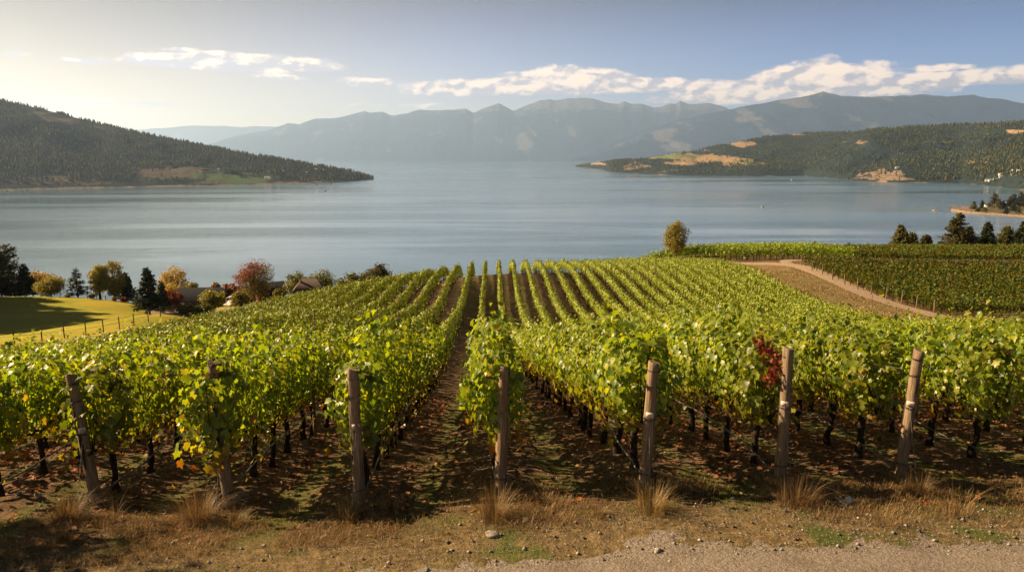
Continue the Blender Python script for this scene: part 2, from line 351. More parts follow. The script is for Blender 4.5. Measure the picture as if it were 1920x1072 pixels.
def hgt0(X, Y):
    X, Y = np.broadcast_arrays(np.asarray(X, float), np.asarray(Y, float)); sh = X.shape
    q = np.stack([X.ravel(), Y.ravel()], 1) / _sc; z = np.empty(len(q))
    for a in range(0, len(q), 20000):
        b = q[a:a + 20000]
        z[a:a + 20000] = _U(((b[:, None] - _xy[None]) ** 2).sum(2)) @ _w[:_n] + _w[_n] + b @ _w[_n + 1:]
    z = z.reshape(sh); X = np.broadcast_arrays(X, z)[0]; Y = np.broadcast_arrays(Y, z)[0]
    Ye = Y + np.maximum(0, -X - 8) * .45
    AL = np.interp(Ye, [30, 36, 42, 48, 54, 60, 66, 72, 78, 84, 90, 96, 102, 108], [0, .1, .3, .4, .7, .85, .95, 1.2, 1.35, 1.45, 1.4, 1.0, .4, 0])
    AR = np.interp(Y, [38, 50, 56, 64, 72, 80, 90], [0, .3, .6, .7, .45, .2, 0])
    tl = np.clip((1 - X) / 5, 0, 1); tl = tl * tl * (3 - 2 * tl) * np.clip((X + 46) / 8, 0, 1) * np.interp(X, [-30, -15], [0, 1])
    tr = np.clip((X - 1) / 6, 0, 1); tr = tr * tr * (3 - 2 * tr) * np.clip((38 - X) / 10, 0, 1)
    return z + AL * tl - AR * tr
def rowdx(Y): return np.interp(Y, [10, 30, 55, 85, 109, 130], [0, -.15, -.33, -.1, .4, .6])
def hgt(X, Y):
    X = np.asarray(X, float); Y = np.asarray(Y, float)
    z = hgt0(X, Y)
    near = np.clip((60 - Y) / 20, 0, 1) * np.clip((Y - 9.3) / 1.5, 0.12, 1)
    micro = (fbm(X * 1.3, Y * 1.3, 4, 11) - .5) * .20 + (fbm(X * 5, Y * 5, 3, 5) - .5) * .05
    ridge = 0.05 * np.cos((X - ROW0) / ROWS * 2 * math.pi)
    z = z + near * (micro + ridge)
    z = np.where(Y > 430, np.minimum(z, -1.5), z)
    return np.maximum(z, -6)
def axis(parts):
    a = [np.arange(lo, hi, st) for lo, hi, st in parts]
    return np.concatenate(a)
ax = axis([(-340, -150, 8), (-150, -60, 2.0), (-60, -12, .6), (-12, 14, .14), (14, 70, .6), (70, 160, 2.0), (160, 345, 8)])
ay = axis([(-34, 5, 2), (5, 16, .12), (16, 30, .3), (30, 160, .65), (160, 260, 2), (260, 540, 8)])
GX, GY = np.meshgrid(ax, ay, indexing='ij'); GZ = hgt(GX, GY)
nx, ny = GX.shape
def gridfaces(nx, ny):
    i, j = np.meshgrid(np.arange(nx - 1), np.arange(ny - 1), indexing='ij'); a = (i * ny + j).ravel()
    return np.stack([a, a + ny, a + ny + 1, a + 1], 1)
def ss(v, lo, hi):
    t = np.clip((v - lo) / (hi - lo), 0, 1); return t * t * (3 - 2 * t)
# zones: r vineyard soil, g lawn, b dry bank grass
soil = ss(GX, -38.2, -37) * (1 - ss(GX, 41, 43)) * ss(GY, 8.8, 9.6) * (1 - ss(GY, 132, 138))
blk = ss(GX, 60, 63) * ss(GY, 96, 100) * (1 - ss(GY, 196, 200)); soil = np.maximum(soil, blk)
soil = np.maximum(soil, ss(GX, 15, 20) * ss(GY, 149.5, 151) * (1 - ss(GY, 196, 200)))
lawn = (1 - ss(GX, -39.5, -38)) * ss(GY, 40, 60) * (1 - ss(GY, 168, 176))
bank = ss(GX, 41, 43) * ss(GY, 40, 60) * (1 - soil)
ZC = np.stack([soil.ravel(), lawn.ravel(), bank.ravel()], 1)
def groundmat():
    m, nt = mat('slope_ground')
    at = nd(nt, 'ShaderNodeVertexColor'); at.layer_name = 'zone'; sp = nd(nt, 'ShaderNodeSeparateColor'); nt.links.new(at.outputs[0], sp.inputs[0])
    g = nd(nt, 'ShaderNodeNewGeometry'); pos = g.outputs['Position']; sx = nd(nt, 'ShaderNodeSeparateXYZ'); nt.links.new(pos, sx.inputs[0])
    nA = noise(nt, pos, .9, 5, .6); nB = noise(nt, pos, 7, 6, .7); nC = noise(nt, pos, 30, 5, .7); nL = noise(nt, pos, .12, 3)
    soilc = ramp(nt, nB, [(.25, (.045, .027, .015)), (.5, (.115, .070, .040)), (.72, (.23, .15, .085))])
    soilc = mixc(nt, sstep(nt, nC, .56, .70), soilc, (.27, .15, .07))
    ph = mth(nt, 'FRACT', mth(nt, 'DIVIDE', mth(nt, 'SUBTRACT', sx.outputs[0], ROW0), ROWS))
    mid = mth(nt, 'ABSOLUTE', mth(nt, 'SUBTRACT', ph, .5))        # 0 in the middle of the aisle
    gm = sstep(nt, mth(nt, 'ADD', mid, mth(nt, 'MULTIPLY', mth(nt, 'SUBTRACT', nA, .5), 1.1)), .20, .02)
    gcol = ramp(nt, nC, [(.3, (.045, .055, .014)), (.7, (.13, .13, .035))])
    vin = mixc(nt, mth(nt, 'MULTIPLY', gm, .8), soilc, gcol)
    lw = ramp(nt, nB, [(.3, (.16, .175, .010)), (.7, (.31, .28, .016))])
    wv = sstep(nt, noise(nt, pos, 1.6, 4, .7), .42, .62); lw = mixc(nt, mth(nt, 'MULTIPLY', wv, .45), lw, (.13, .13, .02)); lw = mixc(nt, sstep(nt, nL, .4, .7), lw, (.30, .24, .022))
    bk = ramp(nt, nB, [(.3, (.12, .085, .035)), (.5, (.24, .165, .07)), (.75, (.33, .24, .11))])
    bk = mixc(nt, sstep(nt, nA, .45, .62), bk, (.11, .115, .03)); nW = noise(nt, pos, .35, 5, .65); bk = mixc(nt, sstep(nt, nW, .5, .62), bk, (.16, .10, .05))
    base = ramp(nt, nB, [(.3, (.07, .055, .025)), (.5, (.15, .105, .05)), (.75, (.28, .20, .10))])
    base = mixc(nt, sstep(nt, nA, .52, .66), base, (.075, .09, .022))
    c = mixc(nt, sp.outputs[1], base, lw); c = mixc(nt, sp.outputs[2], c, bk); c = mixc(nt, sp.outputs[0], c, vin)
    h = mth(nt, 'ADD', nB, mth(nt, 'MULTIPLY', nC, .45))
    out(nt, princ(nt, c, .95, .1, h, .07, 1.0)); return m
g_ = MB(); g_.add(np.stack([GX.ravel(), GY.ravel(), GZ.ravel()], 1), gridfaces(nx, ny))
tag(g_.obj('ground', groundmat(), None, True, col=ZC), 'sloping vineyard ground with bare soil, leaf litter and grass', kind='structure')

# gravel track in the foreground and the dirt road across the slope
def gravelmat(name, c0, c1, c2):
    m, nt = mat(name); g = nd(nt, 'ShaderNodeNewGeometry'); pos = g.outputs['Position']
    n1 = noise(nt, pos, 2, 5, .6); n2 = noise(nt, pos, 45, 4, .7); n3 = noise(nt, pos, 14, 4, .6)
    c = ramp(nt, n2, [(.3, c0), (.5, c1), (.72, c2)]); c = mixc(nt, sstep(nt, n1, .45, .7), c, mixc(nt, .5, c, (.10, .075, .05)))
    h = mth(nt, 'ADD', n2, mth(nt, 'MULTIPLY', n3, 1.5))
    out(nt, princ(nt, c, .9, .2, h, .025)); return m
m_ = MB(); gx = np.arange(-24, 26, .12); gy = np.linspace(-1.5, 0, 40)
GXr, T = np.meshgrid(gx, np.linspace(0, 1, 60), indexing='ij')
edge = 8.66 + (fbm(GXr[:, :1] * .8, GXr[:, :1] * 0, 4, 3) - .5) * .7 + (fbm(GXr[:, :1] * 6, GXr[:, :1] * 0, 3, 4) - .5) * .3 + GXr[:, :1] * .022
GYr = 2.0 + T * (edge - 2.0)
Zr = hgt(GXr, GYr) + .03 * (1 - ss(T, .88, 1)) - .045 * ss(T, .93, 1) + .03 * np.cos((GYr - 7.2) * 3.3) + (fbm(GXr * 6, GYr * 6, 3, 8) - .5) * .022 + .008
m_.add(np.stack([GXr.ravel(), GYr.ravel(), Zr.ravel()], 1), gridfaces(*GXr.shape))
tag(m_.obj('gravel_track', gravelmat('gravel', (.085, .07, .06), (.20, .165, .135), (.36, .31, .26)), None, True), 'grey gravel track along the row ends', kind='structure')
# dirt road
pts = [P(1400, 494.5, 151)[:2], P(1440, 494, 150.5)[:2], P(1500, 494.5, 150)[:2]]
main = [(44, 153), P(1395, 495, 151)[:2], P(1450, 495, 150)[:2], P(1500, 499, 146)[:2], P(1540, 514, 136)[:2], P(1580, 533, 125)[:2], P(1640, 558, 112)[:2], P(1700, 576, 104.5)[:2], P(1745, 588, 100)[:2], (60, 88), (63, 70), (68, 50)]
def smooth_poly(p, n=14):
    p = np.array(p, float); o = []
    q = np.vstack([2 * p[0] - p[1], p, 2 * p[-1] - p[-2]])
    for i in range(1, len(q) - 2):
        for t in np.linspace(0, 1, n, endpoint=False):
            a, b, c, d = q[i - 1], q[i], q[i + 1], q[i + 2]
            o.append(.5 * ((2 * b) + (c - a) * t + (2 * a - 5 * b + 4 * c - d) * t * t + (-a + 3 * b - 3 * c + d) * t ** 3))
    o.append(p[-1]); return np.array(o)
def ribbon(name, path, w, m, label, lift=.05):
    c = smooth_poly(path); t = np.gradient(c, axis=0); t /= np.linalg.norm(t, axis=1)[:, None]; nrm = np.stack([-t[:, 1], t[:, 0]], 1)
    k = np.linspace(-1, 1, 9); wv = w * (1 + .14 * (fbm(c[:, :1] * .4, c[:, 1:] * .4, 2, 4) - .5))
    X = c[:, :1] + nrm[:, :1] * k[None] * wv; Y = c[:, 1:] + nrm[:, 1:] * k[None] * wv
    Z = hgt(X, Y) + lift - .05 * np.abs(k[None]) ** 3
    b = MB(); b.add(np.stack([X.ravel(), Y.ravel(), Z.ravel()], 1), gridfaces(*X.shape)); return tag(b.obj(name, m, None, True), label, kind='structure')
M_dirt = gravelmat('dirt_road', (.22, .16, .11), (.32, .235, .165), (.42, .32, .23))
ribbon('dirt_road', main, 2.1, M_dirt, 'pale dirt road curving between the two vineyard blocks', .10)
ribbon('dirt_road_fork', [P(1478, 496, 149)[:2], (64.5, 152.0), (70, 153.2), (78, 153.5)], 1.2, M_dirt, 'short fork of the dirt road', .085)
ribbon('gravel_yard', [(-56, 141), (-63, 147), (-62, 156), (-52, 163), (-40, 168)], 3.4, M_dirt, 'gravel yard in front of the red house', .12)

# ------------------------------------------------------------------ lake
def watermat():
    m, nt = mat('lake_water'); g = nd(nt, 'ShaderNodeNewGeometry'); pos = g.outputs['Position']
    def mp(s, rz=0.25):
        q = nd(nt, 'ShaderNodeMapping'); q.inputs[3].default_value = s; q.inputs[2].default_value = (0, 0, rz); nt.links.new(pos, q.inputs[0]); return q.outputs[0]
    w1 = noise(nt, mp((.05, .22, 1)), 1, 4, .6, .4); w2 = noise(nt, mp((.012, .045, 1), .1), 1, 3, .5)
    lane = noise(nt, mp((.0009, .0045, 1), .08), 1, 5, .6, .6); lane2 = noise(nt, mp((.0004, .0025, 1), -.05), 1, 4, .55, .3)
    ln = sstep(nt, lane, .42, .62); ln2 = sstep(nt, lane2, .4, .62)
    w3 = noise(nt, mp((.22, .8, 1), .15), 1, 3, .6)
    h = mth(nt, 'ADD', mth(nt, 'ADD', mth(nt, 'MULTIPLY', w1, 1.6), mth(nt, 'MULTIPLY', w3, .5)), mth(nt, 'MULTIPLY', w2, 2.5))
    b = nd(nt, 'ShaderNodeBump'); b.inputs['Distance'].default_value = 1.0; nt.links.new(h, b.inputs['Height'])
    nt.links.new(mth(nt, 'ADD', mth(nt, 'MULTIPLY', ln, .26), .05), b.inputs['Strength'])
    p = nd(nt, 'ShaderNodeBsdfPrincipled'); p.inputs['Base Color'].default_value = (.065, .13, .205, 1)
    p.inputs['IOR'].default_value = 1.9; p.inputs['Specular IOR Level'].default_value = .5
    nt.links.new(mth(nt, 'ADD', mth(nt, 'MULTIPLY', ln2, .12), .08), p.inputs['Roughness'])
    nt.links.new(b.outputs[0], p.inputs['Normal']); out(nt, p.outputs[0]); return m
b = MB(); S = 48000
b.add([(-S, -S, 0), (S, -S, 0), (S, S, 0), (-S, S, 0)], [(0, 1, 2, 3)])
tag(b.obj('lake', watermat()), 'wide calm blue lake', kind='structure')

# ------------------------------------------------------------------ hills and mountains
def hill(name, px, crest, shore, rc, ncol, nrow, amp, nsc, label, m, mask=None, prof=1.0, back=1.0, rid=False, seed=0, crinkle=0.0):
    pxs = np.linspace(px[0], px[1], ncol); cy = np.interp(pxs, *np.array(crest, float).T); sy = np.interp(pxs, *np.array(shore, float).T)
    S0 = np.array([PL(a, b) for a, b in zip(pxs, sy)]); Fs = np.array([EYE / ray(a, b)[1] for a, b in zip(pxs, sy)])
    Fc = np.array([rc(a, f) for a, f in zip(pxs, Fs)])
    if crinkle: cy = cy + crinkle * (ridged(pxs / 26., pxs * 0, 4, seed) - .5) * np.clip((sy - cy) / 30, 0, 1)
    C0 = np.array([P(a, b, f) for a, b, f in zip(pxs, cy, Fc)])
    s = np.concatenate([[-.04], np.linspace(0, 1, nrow), 1 + np.linspace(.05, back, 10)])[None, :]
    X = S0[:, :1] * (1 - s) + C0[:, :1] * s; Y = S0[:, 1:2] * (1 - s) + C0[:, 1:2] * s
    zc = C0[:, 2:3]; base = np.where(s <= 1, zc * np.clip(s, 0, 1) ** prof, zc * (1 - np.clip((s - 1) / back, 0, 1) ** 1.5 * 1.02))
    win = np.clip(s, 0, 1) * np.clip(1 - s, 0, 1) * 4
    nz = (ridged(X / nsc, Y / nsc, 6, seed) - .55) * 2 if rid else (fbm(X / nsc, Y / nsc, 5, seed) - .5) * 2
    nz = nz + (np.abs(2 * fbm(X / nsc * 2.3, Y / nsc * .6, 3, seed + 9) - 1) - .3) * .5
    Z = base + np.minimum(win, 1) * nz * amp * np.minimum(1, zc / (amp * 2.2))
    Z = np.where(s < 0, -4, Z); Z = np.where((s >= 0) & (s <= 1), np.maximum(Z, np.clip(s, 0, .03) * 60 + .3), Z)
    Z = Z + np.where((s > 0) & (s < .06), 2.5 * vn(X / 25, Y / 25, 3), 0)
    col = mask(X, Y, Z) if mask else np.zeros((X.size, 3))
    b = MB(); b.add(np.stack([X.ravel(), Y.ravel(), Z.ravel()], 1), gridfaces(*X.shape))
    o = b.obj(name, m, None, True, col=col); tag(o, label, kind='structure')
    return X, Y, Z, s
def ell(px, py, cx, cy, rx, ry, rot=0.0):
    px = px + (fbm(px / 22., py / 7., 4, 91) - .5) * rx * 1.1; py = py + (fbm(px / 18. + 9, py / 6., 4, 92) - .5) * ry * 2.0
    a = (px - cx) * math.cos(rot) + (py - cy) * math.sin(rot); b_ = -(px - cx) * math.sin(rot) + (py - cy) * math.cos(rot)
    return 1 - (a / rx) ** 2 - (b_ / ry) ** 2
def hillmat(name, forest, dry, green, rock, sc_, bump=6):
    m, nt = mat(name); at = nd(nt, 'ShaderNodeVertexColor'); at.layer_name = 'zone'; sp = nd(nt, 'ShaderNodeSeparateColor'); nt.links.new(at.outputs[0], sp.inputs[0])
    g = nd(nt, 'ShaderNodeNewGeometry'); n1 = noise(nt, g.outputs['Position'], sc_, 6, .65); n2 = noise(nt, g.outputs['Position'], sc_ * 6, 5, .7)
    f = mixc(nt, sstep(nt, n2, .3, .7), tuple(x * .7 for x in forest), tuple(x * 1.3 for x in forest))
    d = mixc(nt, sstep(nt, n2, .3, .7), tuple(x * .75 for x in dry), tuple(x * 1.15 for x in dry))
    r = mixc(nt, sstep(nt, n2, .35, .65), tuple(x * .45 for x in rock), tuple(x * 1.2 for x in rock))
    def thr(s): return sstep(nt, mth(nt, 'ADD', s, mth(nt, 'MULTIPLY', mth(nt, 'SUBTRACT', n1, .5), 1.3)), .35, .6)
    c = mixc(nt, thr(sp.outputs[0]), f, d); c = mixc(nt, thr(sp.outputs[1]), c, green); c = mixc(nt, thr(sp.outputs[2]), c, r)
    out(nt, princ(nt, c, .95, .05, n2, bump)); return m
# left hill
def mask_l(X, Y, Z):
    px, py, _ = proj(X, Y, Z); px = px.ravel(); py = py.ravel()
    dry = np.maximum.reduce([ell(px, py, 330, 326, 75, 14, -.05), ell(px, py, 100, 222, 55, 10, .3) * .6, ell(px, py, 190, 240, 26, 5, .25) * .6, ell(px, py, 120, 338, 130, 9) * .8, ell(px, py, 450, 343, 130, 5)])
    gr = ell(px, py, 425, 333, 100, 13, .08); rk = 1 - np.abs(Z.ravel() - 1.5) / 5
    return np.clip(np.stack([dry, gr * 1.2, rk * .8], 1), 0, 1)
M_hl = hillmat('left_hill_ground', (.016, .021, .018), (.08, .065, .045), (.055, .085, .035), (.17, .14, .11), .01)
LC = [(-420, 100), (-200, 138), (-100, 163), (0, 188), (75, 204), (150, 223), (225, 242), (300, 257), (375, 272), (450, 287), (525, 299), (600, 312), (650, 320), (675, 327), (692, 332), (700, 336.4)]
LS = [(-420, 366), (0, 357), (150, 353), (337, 349), (487, 346), (600, 343), (660, 340), (699, 336.6)]
HL = hill('left_hill', (-420, 700), LC, LS, lambda a, f: f * (1.05 + .5 * min(1, max(0, (700 - a) / 500))), 260, 60, 60, 300, 'dark forested hill sloping down to the lake on the left', M_hl, mask_l, .9, 1.0, seed=3)
# right hill
def mask_r(X, Y, Z):
    px, py, _ = proj(X, Y, Z); px = px.ravel(); py = py.ravel()
    dry = np.maximum.reduce([ell(px, py, 1300, 296, 110, 14, .03), ell(px, py, 1395, 270, 34, 6, -.1), ell(px, py, 1600, 269, 62, 9, .03) * .45, ell(px, py, 1122, 308, 22, 5), ell(px, py, 1495, 252, 18, 3), ell(px, py, 1905, 246, 30, 5), ell(px, py, 1830, 304, 34, 5), ell(px, py, 1390, 305, 60, 8)])
    gr = np.maximum(ell(px, py, 1265, 293, 60, 7), ell(px, py, 1400, 303, 40, 4) * .8)
    rk = np.maximum.reduce([ell(px, py, 1655, 327, 62, 15, -.05), ell(px, py, 1195, 310, 45, 10) * .7, (1 - np.abs(Z.ravel() - 1.5) / 4) * .6, ell(px, py, 1300, 322, 120, 7) * .4])
    return np.clip(np.stack([dry, gr * 1.1, rk], 1), 0, 1)
M_hr = hillmat('right_hill_ground', (.018, .028, .028), (.24, .165, .09), (.13, .15, .055), (.23, .17, .12), .006, 12)
RC = [(1078, 312.5), (1090, 309), (1127, 304), (1170, 300), (1217, 296), (1270, 288), (1329, 279), (1380, 267), (1418, 260), (1508, 249), (1597, 248), (1642, 242), (1732, 236), (1821, 233), (1911, 230), (2050, 222), (2400, 210)]
RS = [(1078, 313.2), (1127, 318), (1150, 324), (1275, 329), (1418, 330.5), (1508, 329.6), (1597, 337), (1687, 341), (1799, 342), (1866, 348), (1920, 355), (2050, 368), (2400, 380)]
HR = hill('right_hill', (1078, 2350), RC, RS, lambda a, f: f * (1.04 + .55 * min(1, max(0, (a - 1078) / 300))), 330, 70, 75, 380, 'forested headland hill with golden clearings across the lake', M_hr, mask_r, .8, 1.0, seed=8)
# nearer spur of the right hill
SC = [(1590, 336), (1640, 318), (1690, 309), (1740, 303), (1800, 292), (1860, 281), (1920, 268), (2050, 250), (2350, 240)]
SS = [(1590, 338.2), (1687, 342), (1799, 343.5), (1866, 349.5), (1920, 356.5), (2050, 370), (2350, 382)]
HS = hill('right_spur', (1590, 2350), SC, SS, lambda a, f: f * (1.02 + .28 * min(1, max(0, (a - 1590) / 200))), 150, 40, 12, 300, 'wooded spur above the beach on the right', M_hr, mask_r, .8, 1.0, seed=12)
# small rocky headland at the right edge
def mask_h(X, Y, Z):
    rk = 1.1 - Z.ravel() / 5.0; return np.clip(np.stack([.5 + 0 * rk, 0 * rk, rk], 1), 0, 1)
M_hh = hillmat('headland_ground', (.05, .045, .025), (.12, .095, .055), (.08, .09, .04), (.26, .19, .13), .12, 2.5)
HH = hill('headland', (1783, 2150), [(1783, 393.5), (1800, 391.5), (1835, 388), (1870, 386), (1920, 382), (2150, 372)], [(1783, 394.2), (1810, 399), (1840, 401.5), (1880, 404), (1920, 407), (2150, 420)],
          lambda a, f: f * 1.07, 140, 50, 4.5, 28, 'rocky point with pines at the right edge', M_hh, mask_h, .55, 1.0, seed=15)
# ranges
def mask_m(X, Y, Z):
    s_ = fbm(X / 900, Y / 2600, 5, 31); z = Z.ravel(); a = (s_.ravel() - .58) * 5
    return np.clip(np.stack([a * .8, 0 * z, np.clip((z - 1500) / 900, 0, 1) * .7], 1), 0, 1)
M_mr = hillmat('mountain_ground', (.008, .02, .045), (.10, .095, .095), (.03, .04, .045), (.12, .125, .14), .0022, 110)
RR = [(1040, 302), (1100, 285), (1176, 256), (1262, 228), (1329, 213), (1418, 195), (1485, 184), (1515, 179), (1544, 172), (1575, 179), (1620, 181), (1665, 181), (1732, 177), (1775, 181), (1821, 178), (1860, 184), (1889, 187), (1920, 194), (2100, 205), (2400, 190)]
hill('right_range', (1060, 2350), RR, [(1040, 304), (1200, 304.6), (2400, 306)], lambda a, f: f * 1.32, 420, 90, 260, 1900, 'hazy blue mountain range rising on the right', M_mr, mask_m, 1.0, 1.0, True, 21, 3)
CR = [(380, 275), (415, 262), (470, 249), (500, 245), (540, 231), (560, 233), (592, 222), (625, 222), (645, 218), (683, 208), (695, 212), (718, 210), (733, 217), (760, 213), (785, 206), (820, 207), (850, 206), (873, 203), (887, 211), (935, 193), (962, 208), (985, 199), (1010, 189), (1030, 186), (1040, 189), (1065, 184), (1110, 184), (1140, 193), (1160, 195), (1170, 190), (1185, 195), (1203, 194), (1225, 202), (1240, 201), (1255, 194), (1267, 195), (1275, 189), (1290, 195), (1330, 194), (1352, 199), (1400, 215), (1500, 230), (1700, 230)]
hill('central_range', (372, 1700), CR, [(372, 303), (1040, 303), (1700, 303)], lambda a, f: f * 1.28, 520, 90, 300, 3000, 'hazy jagged mountain range beyond the far end of the lake', M_mr, mask_m, 1.0, 1.0, True, 41, 2)
FR = [(200, 250), (272, 242), (310, 240), (355, 235), (390, 236), (420, 236), (450, 239), (480, 236), (512, 237), (560, 250), (640, 270)]
hill('far_range', (150, 650), [(150, 255)] + FR, [(150, 301.2), (650, 301.2)], lambda a, f: f * 1.08, 160, 30, 200, 5000, 'faint farthest range on the horizon', M_mr, mask_m, 1.0, 1.0, True, 61, 2)

# forests of the hills (far-off woods that read as one mass)
def cones(P3, H, Rr, name, m, label, nside=5):
    n = len(P3); b = MB(); th0 = RNG.random(n) * 6.28
    k = np.arange(nside) * 2 * math.pi / nside
    for (z0, z1, rr) in ((.06, .62, 1.0), (.42, 1.0, .68)):
        r = (Rr * rr)[:, None] * (0.7 + .6 * RNG.random((n, nside)))
        rim = np.stack([P3[:, :1] + r * np.cos(k + th0[:, None]), P3[:, 1:2] + r * np.sin(k + th0[:, None]), P3[:, 2:3] + H[:, None] * (z0 + .10 * RNG.random((n, nside)))], 2)
        ap = np.stack([P3[:, 0], P3[:, 1], P3[:, 2] + H * z1], 1)[:, None, :]
        V = np.concatenate([rim, ap], 1).reshape(-1, 3); o = np.arange(n)[:, None, None] * (nside + 1)
        f = np.stack([np.arange(nside), (np.arange(nside) + 1) % nside, np.full(nside, nside)], 1)[None]
        b.add(V, (o + f).reshape(-1, 3))
    return tag(b.obj(name, m), label, kind='stuff')
M_con_far = leafmat('distant_conifers', [(0, (.013, .021, .014)), (.6, (.027, .038, .021)), (.9, (.07, .075, .03)), (1, (.12, .09, .035))], 0.0, (1, 1, 1), .9, .05)
def forest(HG, n, hmean, clear, name, label, smax=1.12, smin=.03, rw=.25):
    X, Y, Z, s = HG; nc, nr = X.shape; sr = s[0]
    u = RNG.random(n * 8) * (nc - 1.001)
    r0, r1 = np.searchsorted(sr, smin), np.searchsorted(sr, smax)
    v = r0 + RNG.random(n * 8) * (r1 - r0 - .001)
    i, j = u.astype(int), v.astype(int); fu, fv = u - i, v - j
    def bl(A): return (A[i, j] * (1 - fu) + A[i + 1, j] * fu) * (1 - fv) + (A[i, j + 1] * (1 - fu) + A[i + 1, j + 1] * fu) * fv
    ar = np.abs((X[i + 1, j] - X[i, j]) * (Y[i, j + 1] - Y[i, j]) - (Y[i + 1, j] - Y[i, j]) * (X[i, j + 1] - X[i, j]))
    x, y, z = bl(X), bl(Y), bl(Z); px, py, dep = proj(x, y, z)
    w = ar / np.percentile(ar, 90); keep = RNG.random(len(x)) < w * np.clip(2500 / dep, .3, 2.0)
    keep &= (px > -160) & (px < 2080) & (z > 2.0)
    keep &= RNG.random(len(x)) < np.clip(clear(px, py, x, y), 0, 1)
    idx = np.nonzero(keep)[0][:n]
    H = hmean * (.45 + .95 * RNG.random(len(idx)) ** 1.4)
    cones(np.stack([x[idx], y[idx], z[idx] - .5], 1), H, H * rw * (.8 + .5 * RNG.random(len(idx))), name, M_con_far, label)
    print(name, len(idx))
def clear_l(px, py, x, y):
    c = np.maximum.reduce([ell(px, py, 330, 326, 85, 14, -.05), ell(px, py, 430, 334, 110, 14, .08), ell(px, py, 100, 222, 60, 11, .3) * .8, ell(px, py, 190, 240, 30, 6, .25) * .8])
    d = np.clip(2.6 * fbm(x / 110, y / 110, 4, 7) - .45, .08, 1.2)
    return np.where(c > .0, .02, 1) * d * np.where(py > 339, .35, 1)
forest(HL, 15000, 13, clear_l, 'left_hill_forest', 'dense dark conifer forest covering the left hill')
def clear_r(px, py, x, y):
    c = np.maximum.reduce([ell(px, py, 1300, 296, 112, 13, .03), ell(px, py, 1395, 270, 34, 6, -.1), ell(px, py, 1600, 269, 62, 9, .03) - .35, ell(px, py, 1122, 308, 20, 4), ell(px, py, 1495, 252, 18, 3), ell(px, py, 1905, 246, 30, 5), ell(px, py, 1655, 327, 60, 13, -.05) * .9])
    d = np.clip(2.8 * fbm(x / 130, y / 130, 4, 17) - .45, .08, 1.2)
    return np.where(c > 0, .035, 1) * d
forest(HR, 20000, 13.5, clear_r, 'right_hill_forest', 'conifer forest covering the headland hill across the lake')
def clear_s(px, py, x, y):
    c = np.maximum.reduce([ell(px, py, 1830, 304, 36, 6), ell(px, py, 1655, 328, 60, 13, -.05), ell(px, py, 1860, 338, 60, 8) * .8])
    return np.where(c > 0, .06, 1) * (.5 + fbm(x / 120, y / 120, 3, 27))
forest(HS, 6000, 15, clear_s, 'right_spur_forest', 'conifer forest on the spur above the beach')
# ------------------------------------------------------------------ leaves
_h = [(0, .08), (.20, -.08), (.46, .10), (.36, .34), (.52, .60), (.24, .66), (0, 1.0)]
_rim = np.array(_h + [(-x, y) for x, y in _h[-2:0:-1]])
def _lf(rim, fold=.16, droop=.22):
    z = fold * np.abs(rim[:, 0]) - droop * rim[:, 1] ** 2
    return np.column_stack([rim, z])
LEAF_HI = (np.vstack([_lf(_rim), [[0, .36, -.02]]]), np.array([(k, (k + 1) % 12, 12) for k in range(12)]))
_m = np.array([(0, 0), (.46, .15), (.42, .62), (0, 1.0), (-.42, .62), (-.46, .15)])
LEAF_MD = (_lf(_m), np.array([(0, 1, 2), (0, 2, 3), (0, 3, 4), (0, 4, 5)]))
_l = np.array([(0, -.02), (.48, .42), (0, .95), (-.48, .42)])
LEAF_LO = (_lf(_l, .22, .1), np.array([(0, 1, 2), (0, 2, 3)]))
def unit(a): return a / (np.linalg.norm(a, axis=-1, keepdims=True) + 1e-9)
def put_leaves(b, tmpl, pos, nrm, tip, size):
    V, F = tmpl; n = len(pos); z = unit(nrm); y = unit(tip - (tip * z).sum(1, keepdims=True) * z); x = np.cross(y, z)
    W = pos[:, None] + size[:, None, None] * (V[None, :, :1] * x[:, None] + V[None, :, 1:2] * y[:, None] + V[None, :, 2:] * z[:, None])
    b.add(W.reshape(-1, 3), (F[None] + (np.arange(n) * len(V))[:, None, None]).reshape(-1, 3))
